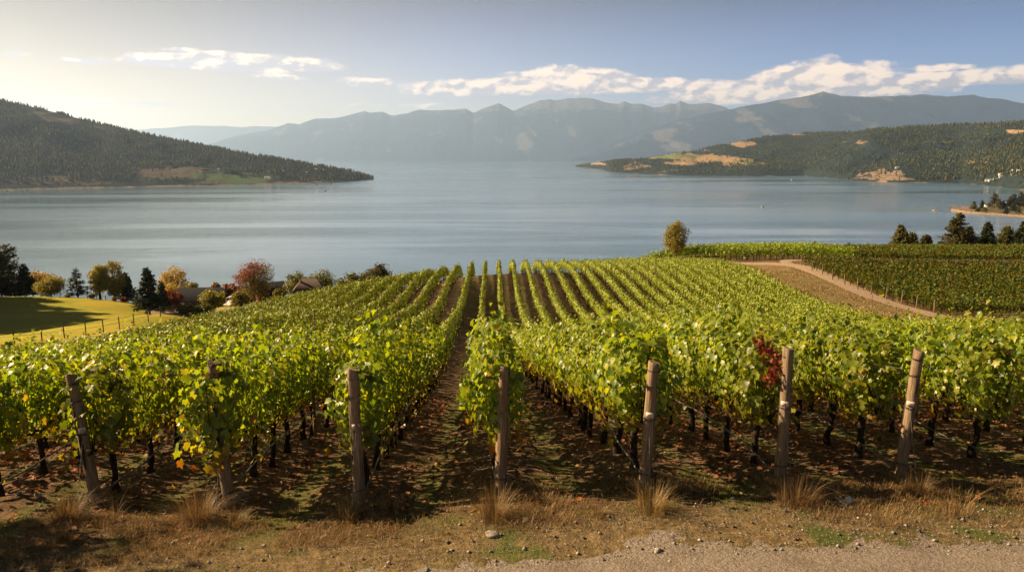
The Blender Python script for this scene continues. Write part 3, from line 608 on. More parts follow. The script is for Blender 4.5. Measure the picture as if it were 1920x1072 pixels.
def vine_shoots(rng, n_sh, n_lf, half=.80, zlo=.88, ztop=2.02, wid=.27, lo=0, droopy=0.0, nj=.38, pj=.05, st=.08):
    """positions, outward normals and tips of leaves carried by shoots rising from the cordon"""
    y0 = np.linspace(-half, half, n_sh) + rng.normal(0, .05, n_sh); side = rng.uniform(-1, 1, n_sh)
    t = np.linspace(.02, 1, n_lf)[None, :] ** .9; hgt_ = (rng.normal(ztop - .98, .19, n_sh) + .38 * (rng.random(n_sh) < st))[:, None]
    x = side[:, None] * wid * (np.sin(t * 2.3) * .95 + .15) + rng.normal(0, .035, (n_sh, n_lf))
    y = y0[:, None] + rng.normal(0, .14, n_sh)[:, None] * t + rng.normal(0, .04, (n_sh, n_lf))
    z = .98 + hgt_ * t - .12 * rng.random((n_sh, 1)) * (1 - t)
    k = rng.random(n_sh) < .26 + droopy        # some shoots fold over and hang down the flank
    zz = .98 + hgt_ * np.where(t < .5, t * 1.75, 1.75 * .5 - (t - .5) * rng.uniform(1.7, 2.5, (n_sh, 1)))
    xx = np.sign(side)[:, None] * (wid * .45 + wid * .95 * t) + rng.normal(0, .04, (n_sh, n_lf))
    x = np.where(k[:, None], xx, x); z = np.where(k[:, None], zz, z)
    p = np.stack([x, y, z], 2).reshape(-1, 3)
    p = p + rng.normal(0, pj, p.shape)
    c = np.stack([np.sign(p[:, 0]) * np.minimum(1.0, np.abs(p[:, 0]) * 6.5) * np.interp(p[:, 2], [1.7, 2.1], [1, .35]), rng.normal(0, .35, len(p)), (p[:, 2] - 1.45) * .8 + .25], 1)
    nr = unit(unit(c) + rng.normal(0, nj, p.shape)); tip = unit(np.stack([p[:, 0] * 1.2, rng.normal(0, .4, len(p)), np.full(len(p), -1.0)], 1) + rng.normal(0, .25, p.shape))
    return p, nr, tip
def foliage_mesh(name, seed, n_sh, n_lf, tmpl, size, m, **kw):
    rng = np.random.default_rng(seed); p, nr, tp = vine_shoots(rng, n_sh, n_lf, **kw)
    b = MB(); hh = rng.random(len(p)) < .4; sz = size * rng.uniform(.45, 1.35, len(p))
    put_leaves(b, tmpl, p[~hh], nr[~hh], tp[~hh], sz[~hh])
    t2 = (tmpl[0] * (.9, 1, 2.6) + (0, 0, 0), tmpl[1]); put_leaves(b, t2, p[hh], nr[hh], tp[hh], sz[hh]); return b.mesh(name, m)
def trunk_mesh(seed):
    rng = np.random.default_rng(seed); b = MB(); n = 12
    z = np.linspace(-.12, .92, n); w = rng.normal(0, .022, (n, 2)).cumsum(0) * .6; w -= w[1]
    r = np.interp(z, [-.12, .0, .15, .7, .92], [.095, .076, .052, .055, .072]) * rng.uniform(.85, 1.2, n)
    pts = np.column_stack([w, z]); b.tube(pts, r, 8)
    for sgn in (-1, 1):
        m_ = 7; t = np.linspace(0, 1, m_)
        q = np.column_stack([pts[-1, 0] * (1 - t) + rng.normal(0, .012, m_), pts[-2, 1] + sgn * .62 * t, .86 + .08 * np.sin(t * 2) + rng.normal(0, .012, m_)])
        b.tube(q, np.interp(t, [0, .2, 1], [.05, .036, .018]) * rng.uniform(.85, 1.25, m_), 6)
        for _ in range(4):
            a = rng.uniform(.15, .95); p0 = np.array([pts[-1, 0] * (1 - a), sgn * .62 * a, .9]); d = rng.normal(0, .06, 2)
            b.tube([p0, p0 + (d[0], d[1], .14), p0 + (d[0] * 2, d[1] * 2, .42)], [.016, .011, .006], 4)
    for _ in range(9):
        y0 = rng.uniform(-.62, .62); sx = rng.normal(0, .16); sy = rng.normal(0, .12); tz = rng.uniform(1.7, 2.3)
        b.tube([(0, y0, .92), (sx * .5, y0 + sy * .4, 1.3), (sx * .9, y0 + sy, tz * .85), (sx * 1.3, y0 + sy * 1.3, tz)], [.009, .007, .005, .003], 4, False)
    return b.mesh('trunk', M_vtrunk, True)
TR = [trunk_mesh(50 + k) for k in range(6)]
HI = [foliage_mesh('foliage', 100 + k, 62, 13, LEAF_HI, .108, M_vine, ztop=1.95 + .05 * k, wid=.25 + .015 * k) for k in range(7)]
HI += [foliage_mesh('foliage', 120 + k, 48, 13, LEAF_HI, .118, M_vine, ztop=2.1, wid=.31) for k in range(2)]
MD = [foliage_mesh('foliage', 140 + k, 50, 9, LEAF_MD, .128, M_vine, ztop=1.9 + .03 * k) for k in range(8)]
def end_mesh(seed, up=0.0, low=.55, arm=0, side=False):
    """the first vine of a row: shoots flop over the end post and hang low"""
    rng = np.random.default_rng(seed); b = MB()
    p, nr, tp = vine_shoots(rng, 52, 13, half=.55, wid=.30, droopy=.15)
    n = 200; y = -rng.random(n) ** .7 * .40 - .22; z = rng.uniform(low, 2.0, n); x = rng.normal(0, .15, n) * np.interp(z, [low, 1.2, 2.1], [.5, .9, 1.1]) + .05
    if side:
        sg = np.where(rng.random(n) < .62, 1, -1); x = sg * rng.uniform(.10, .40, n) * np.interp(z, [low, 1.5], [.55, 1]); y = rng.uniform(-.55, -.05, n)
    q = np.column_stack([x, y, z]); nq = unit(np.column_stack([x * 2, np.full(n, -1.), rng.uniform(0, .8, n)]) + rng.normal(0, .35, (n, 3)))
    tq = unit(np.column_stack([x, np.full(n, -.3), np.full(n, -1.)]) + rng.normal(0, .25, (n, 3)))
    P_, N_, T_ = [p, q], [nr, nq], [tp, tq]
    sp = []
    if up: sp += [((0, -.2, 1.9), (.12, -.3, 2.1 + up)), ((.05, .1, 1.9), (-.02, 0, 2.0 + up * .75)), ((.1, -.2, 1.9), (.26, -.2, 2.0 + up * .5))]
    if arm: sp += [((0, -.3, 1.85), (arm, -.5, 1.62)), ((arm * .8, -.45, 1.66), (arm * 1.15, -.55, 1.35)), ((0, -.3, 1.8), (-arm * .85, -.5, 1.72))]
    for a, c in sp:
        k = 34; t = rng.random(k)[:, None]; s_ = np.array(a) * (1 - t) + np.array(c) * t + rng.normal(0, .055, (k, 3))
        P_.append(s_); N_.append(unit(rng.normal(0, .5, (k, 3)) + (0, -.6, .6))); T_.append(unit(rng.normal(0, .5, (k, 3)) + (0, 0, -.8)))
    P_, N_, T_ = map(np.concatenate, (P_, N_, T_))
    put_leaves(b, LEAF_HI, P_, N_, T_, .112 * rng.uniform(.6, 1.25, len(P_))); return b.mesh('foliage', M_vine)
# end posts: photo base and top pixels of the seven wooden posts
POSTS = [(-3, (183, 952), (133, 702), 10.8), (-2, (432, 955), (399, 680), 10.3), (-1, (675, 948), (661, 692), 10.2), (0, (936, 925), (944, 684), 10.15),
         (1, (1207, 916), (1226, 678), 10.1), (2, (1462, 902), (1478, 652), 10.5), (3, (1686, 898), (1722, 656), 11.0)]
VS = 1.22
rows = list(range(-17, 20)); vines = []
for i in rows:
    X = rowx(i); y0 = {-3: 11.75, -2: 10.95, -1: 11.1, 0: 10.75, 1: 10.95, 2: 11.35, 3: 11.95}.get(i, 11.6 + .12 * abs(i))
    ye = 129 if i > -10 else 124
    if i < -8: ye = 114
    yy = np.arange(y0, ye, VS)
    for k, y in enumerate(yy): vines.append((i, k, X + float(rowdx(y)) + RNG.normal(0, .03), y + RNG.normal(0, .05)))
VI = np.array([(v[0], v[1]) for v in vines]); VX = np.array([(v[2], v[3]) for v in vines]); VZ = hgt(VX[:, 0], VX[:, 1])
px, py, dep = proj(VX[:, 0], VX[:, 1], VZ + 1.4)
vis = (px > -230) & (px < 2150) & (dep > 1)
order = np.argsort(np.where(vis & (px > -40) & (px < 1960), dep, 1e9))[:300]
isind = np.zeros(len(VX), bool); isind[order] = True
print('vines', vis.sum(), 'individual to', dep[order[-1]])
END_NAME = {-3: 'leftmost', -2: 'second', -1: 'third', 0: 'fourth', 1: 'fifth', 2: 'sixth', 3: 'rightmost'}
def rowphrase(i):
    if i in END_NAME: return 'behind the %s end post%s' % (END_NAME[i], '' if i in (-3, 3) else ' from the left')
    if i < -3: return '%s row left of the leftmost end post' % ordn(-3 - i)
    return '%s row right of the rightmost end post' % ordn(i - 3)
rr = random.Random(3)
proto = {}
for q in np.nonzero(isind)[0]:
    i, k = int(VI[q, 0]), int(VI[q, 1]); X, Y = VX[q]
    lab = ('green grapevine, %s along the row %s' if -3 <= i <= 3 else 'green grapevine, %s along the %s') % (ordn(k + 1), rowphrase(i))
    e = empty('grapevine', (X, Y, VZ[q]), 0, lab, 'grapevine', 'grapevines growing in rows on the slope')
    s_ = rr.uniform(.94, 1.06); e.scale = (s_ * rr.uniform(.92, 1.08), s_, s_ * rr.uniform(.95, 1.05))
    inst('trunk', TR[rr.randrange(6)], e)
    if k == 0 and -4 <= i <= 4:
        me = end_mesh(900 + i, {0: .55, 1: .1}.get(i, .03), {-2: .72, -1: .95, 0: .6, 1: .85}.get(i, .9), {-2: -.3, 0: -.5}.get(i, 0), i not in (-2, 0))
    else: me = (HI[rr.randrange(9)] if dep[q] < 17.5 else MD[rr.randrange(8)])
    f = inst('foliage', me, e)
    if rr.random() < .5 and not (k == 0 and -4 <= i <= 4): f.rotation_euler = (0, 0, math.pi)
# the remaining vines of the slope, one mass
def vine_mass(name, X, Y, Z, along_x, nfun, m, label, cat=None, ztop=1.9, wid=.165):
    b = MB(); d = np.hypot(X, Y); rng = np.random.default_rng(5)
    for lo, hi, n_sh, n_lf, tm, size in nfun:
        s_ = np.nonzero((d >= lo) & (d < hi))[0]
        if not len(s_): continue
        for q in s_:
            p, nr, tp = vine_shoots(rng, n_sh, n_lf, ztop=ztop + rng.normal(0, .06), wid=wid, nj=.24, pj=.03, st=.03)
            if along_x: p, nr, tp = p[:, [1, 0, 2]], nr[:, [1, 0, 2]], tp[:, [1, 0, 2]]
            ax_ = 0 if along_x else 1
            sl = slope[q] if slope is not None else 0
            p[:, 2] += p[:, ax_] * sl
            put_leaves(b, tm, p + (X[q], Y[q], Z[q]), nr, tp, size * rng.uniform(.6, 1.3, len(p)))
    return tag(b.obj(name, m), label, kind='stuff')
rest = np.nonzero(vis & ~isind)[0]
slope = (hgt0(VX[rest, 0], VX[rest, 1] + .5) - hgt0(VX[rest, 0], VX[rest, 1] - .5))
LODS = [(0, 30, 30, 8, LEAF_MD, .15), (30, 50, 38, 8, LEAF_LO, .165), (50, 75, 33, 8, LEAF_LO, .175), (75, 400, 28, 7, LEAF_LO, .19)]
vine_mass('grapevines', VX[rest, 0], VX[rest, 1], VZ[rest], False, LODS, M_vinefar, 'green grapevines filling the long parallel rows of the slope')
# their trunks stay one mass too
def trunk_mass(name, X, Y, Z, rmax, label, h=.95, r0=.035):
    b = MB(); s_ = np.hypot(X, Y) < rmax
    for x, y, z in zip(X[s_], Y[s_], Z[s_]):
        w = RNG.normal(0, .03, 4); b.tube([(x, y, z - .1), (x + w[0], y + w[1], z + h * .5), (x + w[2], y + w[3], z + h)], [r0 * 1.3, r0, r0], 4, False)
    return tag(b.obj(name, M_vtrunk), label, kind='stuff')
trunk_mass('vine_trunks', VX[rest, 0], VX[rest, 1], VZ[rest], 150, 'dark vine trunks under the far foliage')
# right hand block and the strip behind the dirt road
RPOST = [(1502, 497.5), (1522, 508.5), (1541.5, 515.5), (1561, 525), (1584, 534), (1608, 543), (1632.5, 552.5), (1661, 562), (1690, 570.5), (1718, 578.5), (1751.5, 587.5)]
def on_ground(px_, py_):
    F = 60.0
    for _ in range(60):
        x, y, z = P(px_, py_, F); g = float(hgt0(x, y)); r, d_ = ray(px_, py_)
        F = F * .6 + .4 * (EYE - g) / d_
    return P(px_, py_, F)
RP = [on_ground(*p_) for p_ in RPOST]
rpx = np.array(sorted([(p_[1], p_[0]) for p_ in RP]))
BX, BY = [], []
ys = list(rpx[:, 0]) + [(a + b_) / 2 for a, b_ in zip(rpx[:-1, 0], rpx[1:, 0])]
for y in sorted(ys):
    x0 = float(np.interp(y, rpx[:, 0], rpx[:, 1])) + 1.0
    for x in np.arange(x0, 175, 1.25): BX.append(x); BY.append(y + RNG.normal(0, .05))
SX, SY = [], []
for n_, y in enumerate(np.arange(154.5, 192, 2.3)):
    x0 = 52 if n_ == 0 else 50 - (y - 154) * .3
    for x in np.arange(max(x0, 40), 175, 1.25):
        (SX if x < 82 else BX).append(x); (SY if x < 82 else BY).append(y + RNG.normal(0, .05))
def cull(X, Y):
    X, Y = np.array(X), np.array(Y); Z = hgt(X, Y); a, _, _ = proj(X, Y, Z); k = (a < 2120); return X[k], Y[k], Z[k]
BX, BY, BZ = cull(BX, BY); SX, SY, SZ = cull(SX, SY)
slope = None
BL = [(0, 115, 13, 6, LEAF_LO, .30), (115, 150, 10, 6, LEAF_LO, .33), (150, 400, 8, 6, LEAF_LO, .36)]
vine_mass('darker_grapevines', BX, BY, BZ, True, BL, M_vinedark, 'darker green and reddish grapevine block right of the dirt road')
vine_mass('yellowing_grapevines', SX, SY, SZ, True, BL, M_vinefar, 'yellow green grapevines beyond the far end of the dirt road', ztop=2.5)
trunk_mass('strip_vine_trunks', SX[SY < 158], SY[SY < 158], SZ[SY < 158], 400, 'trunks of the vines beyond the dirt road', 1.0, .07)
trunk_mass('block_vine_trunks', BX[BX < 75], BY[BX < 75], BZ[BX < 75], 400, 'trunks of the darker vine block', .9, .05)

# ------------------------------------------------------------------ end posts with their tags and wires
POST_LAB = {-3: 'leftmost leaning wooden end post with pale tag', -2: 'second end post from the left, half buried in vine leaves, split top',
            -1: 'upright round wooden end post with pale tag, third from the left', 0: 'central wooden end post wrapped in drooping vine foliage',
            1: 'cracked dark wooden end post right of the central one', 2: 'wooden end post beside the red vine shoot, tag at its middle', 3: 'rightmost wooden end post, leaning right, with looped wire'}
def end_post(i, base, top, F, rb=.092, rt=.078):
    b0 = Vector(P(*base, F)); r, d = ray(*top)
    b0.z = float(hgt(b0.x, b0.y)) if False else b0.z
    t0 = Vector(P(*top, F + .12)); v = t0 - b0; L = v.length
    e = empty('wooden_end_post', b0, 0, POST_LAB[i], 'end post', 'wooden end posts of the front vine rows')
    rq = v.to_track_quat('Z', 'Y'); e.rotation_mode = 'QUATERNION'; e.rotation_quaternion = rq
    rng = np.random.default_rng(40 + i); n = 26; m_ = 20; th = np.arange(m_) * 2 * math.pi / m_
    b = MB(); z = np.concatenate([np.linspace(-.35, L - .012, n), [L]])
    rad = np.interp(z, [-.35, L], [rb, rt]); rad[-1] -= .008
    kx = np.cumsum(rng.normal(0, .0022, len(z))); ky = np.cumsum(rng.normal(0, .0022, len(z)))
    gro = 1 + .03 * np.sin(th * 3 + rng.random() * 6) + .022 * np.sin(th * 7 + rng.random() * 6); gro[3] -= .10; gro[4] -= .05; gro[13] -= .07
    V = np.stack([kx[:, None] + rad[:, None] * gro * np.cos(th) * (1 + rng.normal(0, .006, (len(z), m_))), ky[:, None] + rad[:, None] * gro * np.sin(th), np.repeat(z[:, None], m_, 1)], 2)
    V[-1, :, 2] += rng.normal(0, .004, m_) + (.02 * np.cos(th) if i != -2 else .06 * np.cos(th * 1.0 + 2))
    b.add(V.reshape(-1, 3), [(a * m_ + k, a * m_ + (k + 1) % m_, (a + 1) * m_ + (k + 1) % m_, (a + 1) * m_ + k) for a in range(len(z) - 1) for k in range(m_)])
    tp = V[-1]; b.add(np.vstack([tp, tp.mean(0) - (0, 0, .004)]), [(k, (k + 1) % m_, m_) for k in range(m_)])
    b.obj('log', M_post, e, True)
    # face the camera: local direction towards it
    cdir = (rq.inverted() @ (Vector((0, 0, EYE)) - b0)); ca = math.atan2(cdir.y, cdir.x)
    for zz, ti in ((L * .93, .1), (L * .80, -.05), (L * .555, .08), (L * .12, 0)):
        w = MB(); t = np.linspace(0, 2 * math.pi * 1.9, 40); rr_ = np.interp(zz, [0, L], [rb, rt]) * 1.035 + .002
        w.tube(np.column_stack([rr_ * np.cos(t), rr_ * np.sin(t), zz + .012 * t / 6 + .03 * np.sin(t + ti * 20) * .4]), .0042, 5); w.obj('wire_wrap', M_darkwire, e)
    if i not in (0, -2):
        tz = L * .595; tr = np.interp(tz, [0, L], [rb, rt]) * 1.06 + .004; w = MB(); k = np.linspace(-.62, .62, 9) + ca
        a_ = np.stack([tr * np.cos(k), tr * np.sin(k), np.full(9, tz - .036)], 1); b_ = a_ + (0, 0, .076)
        ai, bi = a_ * (.96, .96, 1), b_ * (.96, .96, 1)
        V = np.vstack([a_, b_, ai, bi]); F = [(q, q + 1, q + 10, q + 9) for q in range(8)] + [(q + 18, q + 27, q + 28, q + 19) for q in range(8)] + [(q, q + 18, q + 19, q + 1) for q in range(8)] + [(q + 9, q + 10, q + 28, q + 27) for q in range(8)]
        w.add(V, F); tg = w.obj('tag', M_tag, e)
        w = MB(); tr += .002
        for row, (lo, hi) in enumerate(((-.32, .2), (-.42, .42))):
            a = lo
            while a < hi:
                l_ = rng.uniform(.06, .16); q0, q1 = ca + a, ca + min(a + l_, hi); z0 = tz + .014 - .026 * row; z1 = z0 - .012 * rng.uniform(.6, 1.2)
                w.add([(tr * math.cos(q0), tr * math.sin(q0), z0), (tr * math.cos(q1), tr * math.sin(q1), z0), (tr * math.cos(q1), tr * math.sin(q1), z1), (tr * math.cos(q0), tr * math.sin(q0), z1)], [(0, 1, 2, 3)])
                a += l_ + .03
        w.obj('lettering', M_ink, tg)
    # anchor wire from the post down to the ground in front
    w = MB(); A = Vector((.09 * math.cos(ca), .09 * math.sin(ca), L * .56)); g = Vector((b0.x - .03, b0.y - .55, 0)); g.z = float(hgt(g.x, g.y)) - .03
    gl = rq.inverted() @ (g - b0); w.tube([A, A.lerp(gl, .5) + Vector((.004, 0, 0)), gl], .0035, 5); w.obj('anchor_wire', M_wire, e)
    return b0, t0
PB = {}
for i, ba, to, F in POSTS: PB[i] = end_post(i, ba, to, F)
# drip hoses and trellis wires of the front rows
for i in range(-5, 7):
    X = rowx(i); y0 = PB[i][0].y if i in PB else 11.4
    ys_ = np.concatenate([[y0 + .05, y0 + .5, y0 + 1.3, y0 + 2.4], np.arange(y0 + 4, 46, 1.22)]); b = MB()
    hh = np.concatenate([[.10, .20, .36, .50], .80 - .24 * np.exp(-(ys_[4:] - ys_[4]) / 3.)]) + .03 * np.sin(np.arange(len(ys_)) * 2.1)
    xo = (1 if i < 0 else -1) * np.concatenate([[0.07, .11, .14, .14], np.full(len(ys_) - 4, .12)])
    q = np.column_stack([X + xo, ys_, hgt(X + xo, ys_) + hh]); b.tube(np.column_stack([smooth_poly(q[:, [1, 0]], 4)[:, [1, 0]], smooth_poly(q[:, [1, 2]], 4)[:, 1]]), .0145, 6)
    tag(b.obj('drip_hose', M_hose), 'drip hose low along the ' + (('row ' + rowphrase(i)) if -3 <= i <= 3 else rowphrase(i)), 'hose', 'drip hoses along the vine rows')
    b = MB(); ys_ = np.arange(y0 + .15, 60, 3.0)
    b.tube(np.column_stack([np.full(len(ys_), X), ys_, hgt0(X, ys_) + (1.78 if i % 2 else 1.86)]), .0035, 4)
    tag(b.obj('trellis_wire', M_wire), 'trellis wire in the ' + (('row ' + rowphrase(i)) if -3 <= i <= 3 else rowphrase(i)), 'wire', 'trellis wires')
# thin stakes within the rows
def stake_mesh(seed, h=1.95, r=.036):
    rng = np.random.default_rng(seed); b = MB(); z = np.linspace(-.2, h, 7); w = rng.normal(0, .008, (7, 2)).cumsum(0)
    b.tube(np.column_stack([w, z]), r * rng.uniform(.9, 1.1, 7), 8); return b.mesh('wooden_stake', M_post, True)
STK = [stake_mesh(70 + k) for k in range(4)]
for i in range(-7, 10):
    k = 0
    for y in np.arange(10.9 + 4.9 + .7 * (i % 3), 46, 6.1):
        k += 1; x = rowx(i) + .07; z = float(hgt(x, y)); a, b_, _ = proj(x, y, z + 1)
        if a < -20 or a > 1940: continue
        o = bpy.data.objects.new('wooden_stake', STK[rr.randrange(4)]); COL.objects.link(o); o.location = (x, y, z); o.rotation_euler = (rr.uniform(-.03, .03), rr.uniform(-.03, .03), rr.random() * 6)
        tag(o, ('thin wooden stake, %s along the row %s' if -3 <= i <= 3 else 'thin wooden stake, %s along the %s') % (ordn(k), rowphrase(i)), 'stake', 'thin wooden stakes in the vine rows')
# dark row posts standing out of the far foliage
k = 0
DP = stake_mesh(90, 2.32, .05)
for i in range(-15, 20):
    for y in np.arange(52 + (i * 7) % 11, 108, 15.7):
        x = rowx(i); z = float(hgt0(x, y)); a, b_, _ = proj(x, y, z + 2)
        if not (0 < a < 1920): continue
        k += 1; o = bpy.data.objects.new('row_post', DP); COL.objects.link(o); o.location = (x, y, z); o.rotation_euler = (rr.uniform(-.03, .03), rr.uniform(-.03, .03), 0)
        tag(o, 'dark row post, row %s, %d metres downslope' % (('behind %s end post' % END_NAME[i]) if i in END_NAME else ('%s %s of the %s end post' % (ordn(abs(i) - 3), 'left' if i < 0 else 'right', 'leftmost' if i < 0 else 'rightmost')), round(y)), 'row post', 'dark posts rising from the far vine rows')
# end posts by the dirt road
EP = [stake_mesh(80 + k, 1.95, .10) for k in range(3)]
for k, p_ in enumerate(sorted(RP, key=lambda q: q[1])):
    o = bpy.data.objects.new('roadside_end_post', EP[k % 3]); COL.objects.link(o); o.location = (p_[0], p_[1], float(hgt(p_[0], p_[1]))); o.rotation_euler = (rr.uniform(-.05, .05), -.06 + rr.uniform(-.05, .05), k)
    tag(o, 'weathered end post right of the dirt road, %s counting from the nearest' % ordn(k + 1), 'end post', 'end posts along the dirt road')
for k, (a, c) in enumerate([(1376, 492), (1396, 491.5), (1409, 492), (1429, 491), (1455, 490), (1468, 488), (1481, 488)]):
    p_ = P(a, c, 153.2); x = p_[0]; y = 154.1
    o = bpy.data.objects.new('strip_end_post', EP[k % 3]); COL.objects.link(o); o.location = (x, y, float(hgt(x, y))); o.scale = (.85, .85, 1.15)
    tag(o, 'grey post before the yellowing vines beyond the road, %s from the left' % ordn(k + 1), 'post', 'posts of the vine strip beyond the road')
o = bpy.data.objects.new('marker_stake', EP[0]); COL.objects.link(o); q = on_ground(1634, 568); o.location = q; o.scale = (.6, .6, .62); tag(o, 'short dark stake standing on the near edge of the dirt road', 'stake')
# red shoot by the sixth post
rng = np.random.default_rng(77); b = MB(); pts_ = [P(1425, 632, 10.9), P(1438, 655, 10.8), P(1462, 668, 10.7), P(1450, 700, 10.6), P(1440, 712, 10.6)]
pp = smooth_poly([p_[:2] for p_ in pts_]); t = np.linspace(0, 1, len(pp)); zz = np.interp(t, np.linspace(0, 1, 5), [p_[2] for p_ in pts_]); path = np.column_stack([pp, zz])
k = 220; c = path[np.linspace(0, len(path) - 1, k).astype(int)] + rng.normal(0, .05, (k, 3)); put_leaves(b, LEAF_HI, c, unit(rng.normal(0, .5, (k, 3)) + (0, -.8, .4)), unit(rng.normal(0, .4, (k, 3)) + (0, 0, -1)), rng.uniform(.045, .068, k)); b.tube(path, .007, 5)
o = b.obj('red_vine_shoot', M_redleaf); tag(o, 'dark red autumn vine shoot hanging beside the sixth end post', 'vine shoot')
# ------------------------------------------------------------------ trees
def conifer_mesh(seed, h, r, sparse=1.0, pw=.85, clump=.34, z0=.1, mt=None, droop=.25):
    rng = np.random.default_rng(seed); tb = MB(); lv = MB()
    tb.tube([(0, 0, -.3), (0.03 * h * rng.normal(0, .3), 0, h * .5), (0, 0, h * .97)], [h * .022, h * .014, .02], 7)
    Z = np.arange(h * z0, h * .985, h * .032 / sparse ** .3); P_, N_, T_ = [], [], []
    for z in Z:
        f = (1 - (z - h * z0) / (h * (1 - z0))); rad = r * f ** pw
        for k in range(int(4 + 4 * sparse)):
            th = rng.random() * 6.283; L = rad * rng.uniform(.55, 1.12) + .12
            d = np.array([math.cos(th), math.sin(th), 0]); up = rng.normal(.0, .1) - droop * .5
            if L > .6: tb.tube([(0, 0, z), tuple(d * L * .5 + (0, 0, z + L * up * .5)), tuple(d * L * .95 + (0, 0, z + L * up + .06 * L))], [h * .0032, h * .002, .008], 3, False)
            n = max(3, int(L / clump * 5.0 * sparse)); t = rng.random(n) ** .7
            p = d[None] * (t * L)[:, None]; p[:, 2] += z + L * up * t + .08 * L * t ** 2; p += rng.normal(0, .10, (n, 3)) * (clump / .34)
            P_.append(p); N_.append(unit(rng.normal(0, .45, (n, 3)) + (0, 0, 1))); T_.append(unit(d[None] + rng.normal(0, .5, (n, 3))))
    P_, N_, T_ = map(np.concatenate, (P_, N_, T_))
    put_leaves(lv, LEAF_LO, P_, N_, T_, clump * rng.uniform(.6, 1.3, len(P_)))
    return tb.mesh('trunk', M_bark, True), lv.mesh('crown', mt or M_conif)
def broad_mesh(seed, h, r, mt, zc=.6, rz=.42, nb=34, per=55, leaf=.22, bark=None, trunkz=.5, spread=.5):
    nb = int(nb * 1.5); per = int(per * 1.5); r = r * .98; leaf *= 1.2
    rng = np.random.default_rng(seed); tb = MB(); lv = MB()
    u = unit(rng.normal(0, 1, (nb, 3))); rad = rng.uniform(.35, 1.0, (nb, 1)) ** .6
    C = u * rad * (r * .85, r * .85, h * rz * .88) + (0, 0, h * zc)
    tb.tube([(0, 0, -.3), (rng.normal(0, .03 * h), rng.normal(0, .03 * h), h * trunkz * .6), (0, 0, h * trunkz), (0, 0, h * (zc + rz * .5))], [h * .035, h * .026, h * .02, .02], 7)
    for c in C[::2]:
        s = np.array([0, 0, h * rng.uniform(.25, trunkz)]); m_ = (s + c) / 2 + (0, 0, -.04 * h)
        tb.tube([s, m_, c], [h * .012, h * .008, .012], 4, False)
    br = r * spread * rng.uniform(.55, 1.1, nb)
    P_, N_, T_ = [], [], []
    for c, b_ in zip(C, br):
        q = unit(rng.normal(0, 1, (per, 3))) * (rng.random((per, 1)) ** .45) * b_ * (1, 1, .75) + c
        P_.append(q); N_.append(unit((q - c) / b_ + rng.normal(0, .5, (per, 3)) + (0, 0, .35))); T_.append(unit(rng.normal(0, .6, (per, 3)) + (0, 0, -.7)))
    P_, N_, T_ = map(np.concatenate, (P_, N_, T_)); put_leaves(lv, LEAF_LO, P_, N_, T_, leaf * rng.uniform(.6, 1.3, len(P_)))
    return tb.mesh('trunk', bark or M_bark, True), lv.mesh('crown', mt)
M_conif = leafmat('conifer_needles', [(0, (.014, .026, .012)), (.5, (.03, .045, .018)), (.9, (.055, .065, .02)), (1, (.10, .08, .03))], .15, (1.2, 1.1, .5), .7, .15)
M_pine = leafmat('pine_needles', [(0, (.045, .055, .016)), (.5, (.09, .09, .022)), (.85, (.15, .13, .032)), (1, (.16, .11, .04))], .2, (1.2, 1.1, .5), .7, .15)
M_gold = leafmat('golden_leaves', [(0, (.20, .17, .025)), (.5, (.34, .26, .045)), (1, (.38, .23, .05))], .45, (1.3, 1.1, .5))
M_ygreen = leafmat('yellow_green_leaves', [(0, (.08, .10, .015)), (.5, (.18, .18, .025)), (1, (.34, .26, .03))], .4, (1.3, 1.1, .5))
M_green = leafmat('tree_leaves', [(0, (.055, .075, .014)), (.6, (.12, .13, .02)), (1, (.22, .20, .03))], .35, (1.3, 1.1, .5))
M_poplar = leafmat('poplar_leaves', [(0, (.12, .13, .02)), (.5, (.22, .21, .03)), (1, (.38, .30, .04))], .4, (1.3, 1.1, .5))
M_redtree = leafmat('crimson_leaves', [(0, (.11, .03, .022)), (.6, (.19, .055, .035)), (1, (.26, .13, .05))], .35, (1.3, .9, .6))
def redgreen():
    m = leafmat('turning_leaves', [(0, (.05, .07, .015)), (.5, (.15, .14, .025)), (1, (.28, .17, .03))], .4, (1.3, 1.1, .5)); nt = m.node_tree
    t = nd(nt, 'ShaderNodeTexCoord'); sp = nd(nt, 'ShaderNodeSeparateXYZ'); nt.links.new(t.outputs['Object'], sp.inputs[0])
    v = mth(nt, 'ADD', mth(nt, 'MULTIPLY', sp.outputs[0], -.35), mth(nt, 'MULTIPLY', sp.outputs[2], .42)); n = noise(nt, t.outputs['Object'], 1.1, 3)
    f = sstep(nt, mth(nt, 'ADD', v, mth(nt, 'MULTIPLY', n, 3.0)), 3.6, 5.0)
    hs = [x for x in nt.nodes if x.bl_idname == 'ShaderNodeHueSaturation'][0]; src = hs.inputs['Color'].links[0].from_socket
    nt.links.new(mixc(nt, f, src, (.19, .06, .035)), hs.inputs['Color']); return m
M_turn = redgreen()
def tree(name, label, px_, base, top, F, meshes, lean=0, h=None, cat='tree', group=None):
    x, y, z = P(px_, base, F); z = float(hgt(x, y)); zt = P(px_, top, F)[2]; H = zt - z
    e = empty(name, (x, y, z), RNG.random() * 6.28 if name != 'turning_maple' else 0, label, cat, group); s_ = H / h; e.scale = (s_, s_, s_)
    inst('trunk', meshes[0], e); inst('crown', meshes[1], e); return e
def con(label, px_, base, top, F, wpx, name='spruce_tree', cat='spruce', **kw):
    H = (base - top) / FPX * F; r = wpx / 2 / FPX * F
    global _ts; _ts += 1
    h_ = max(H, 3); return tree(name, label, px_, base, top, F, conifer_mesh(_ts, h_, r * h_ / H if H < 3 else r, **kw), h=h_, cat=cat)
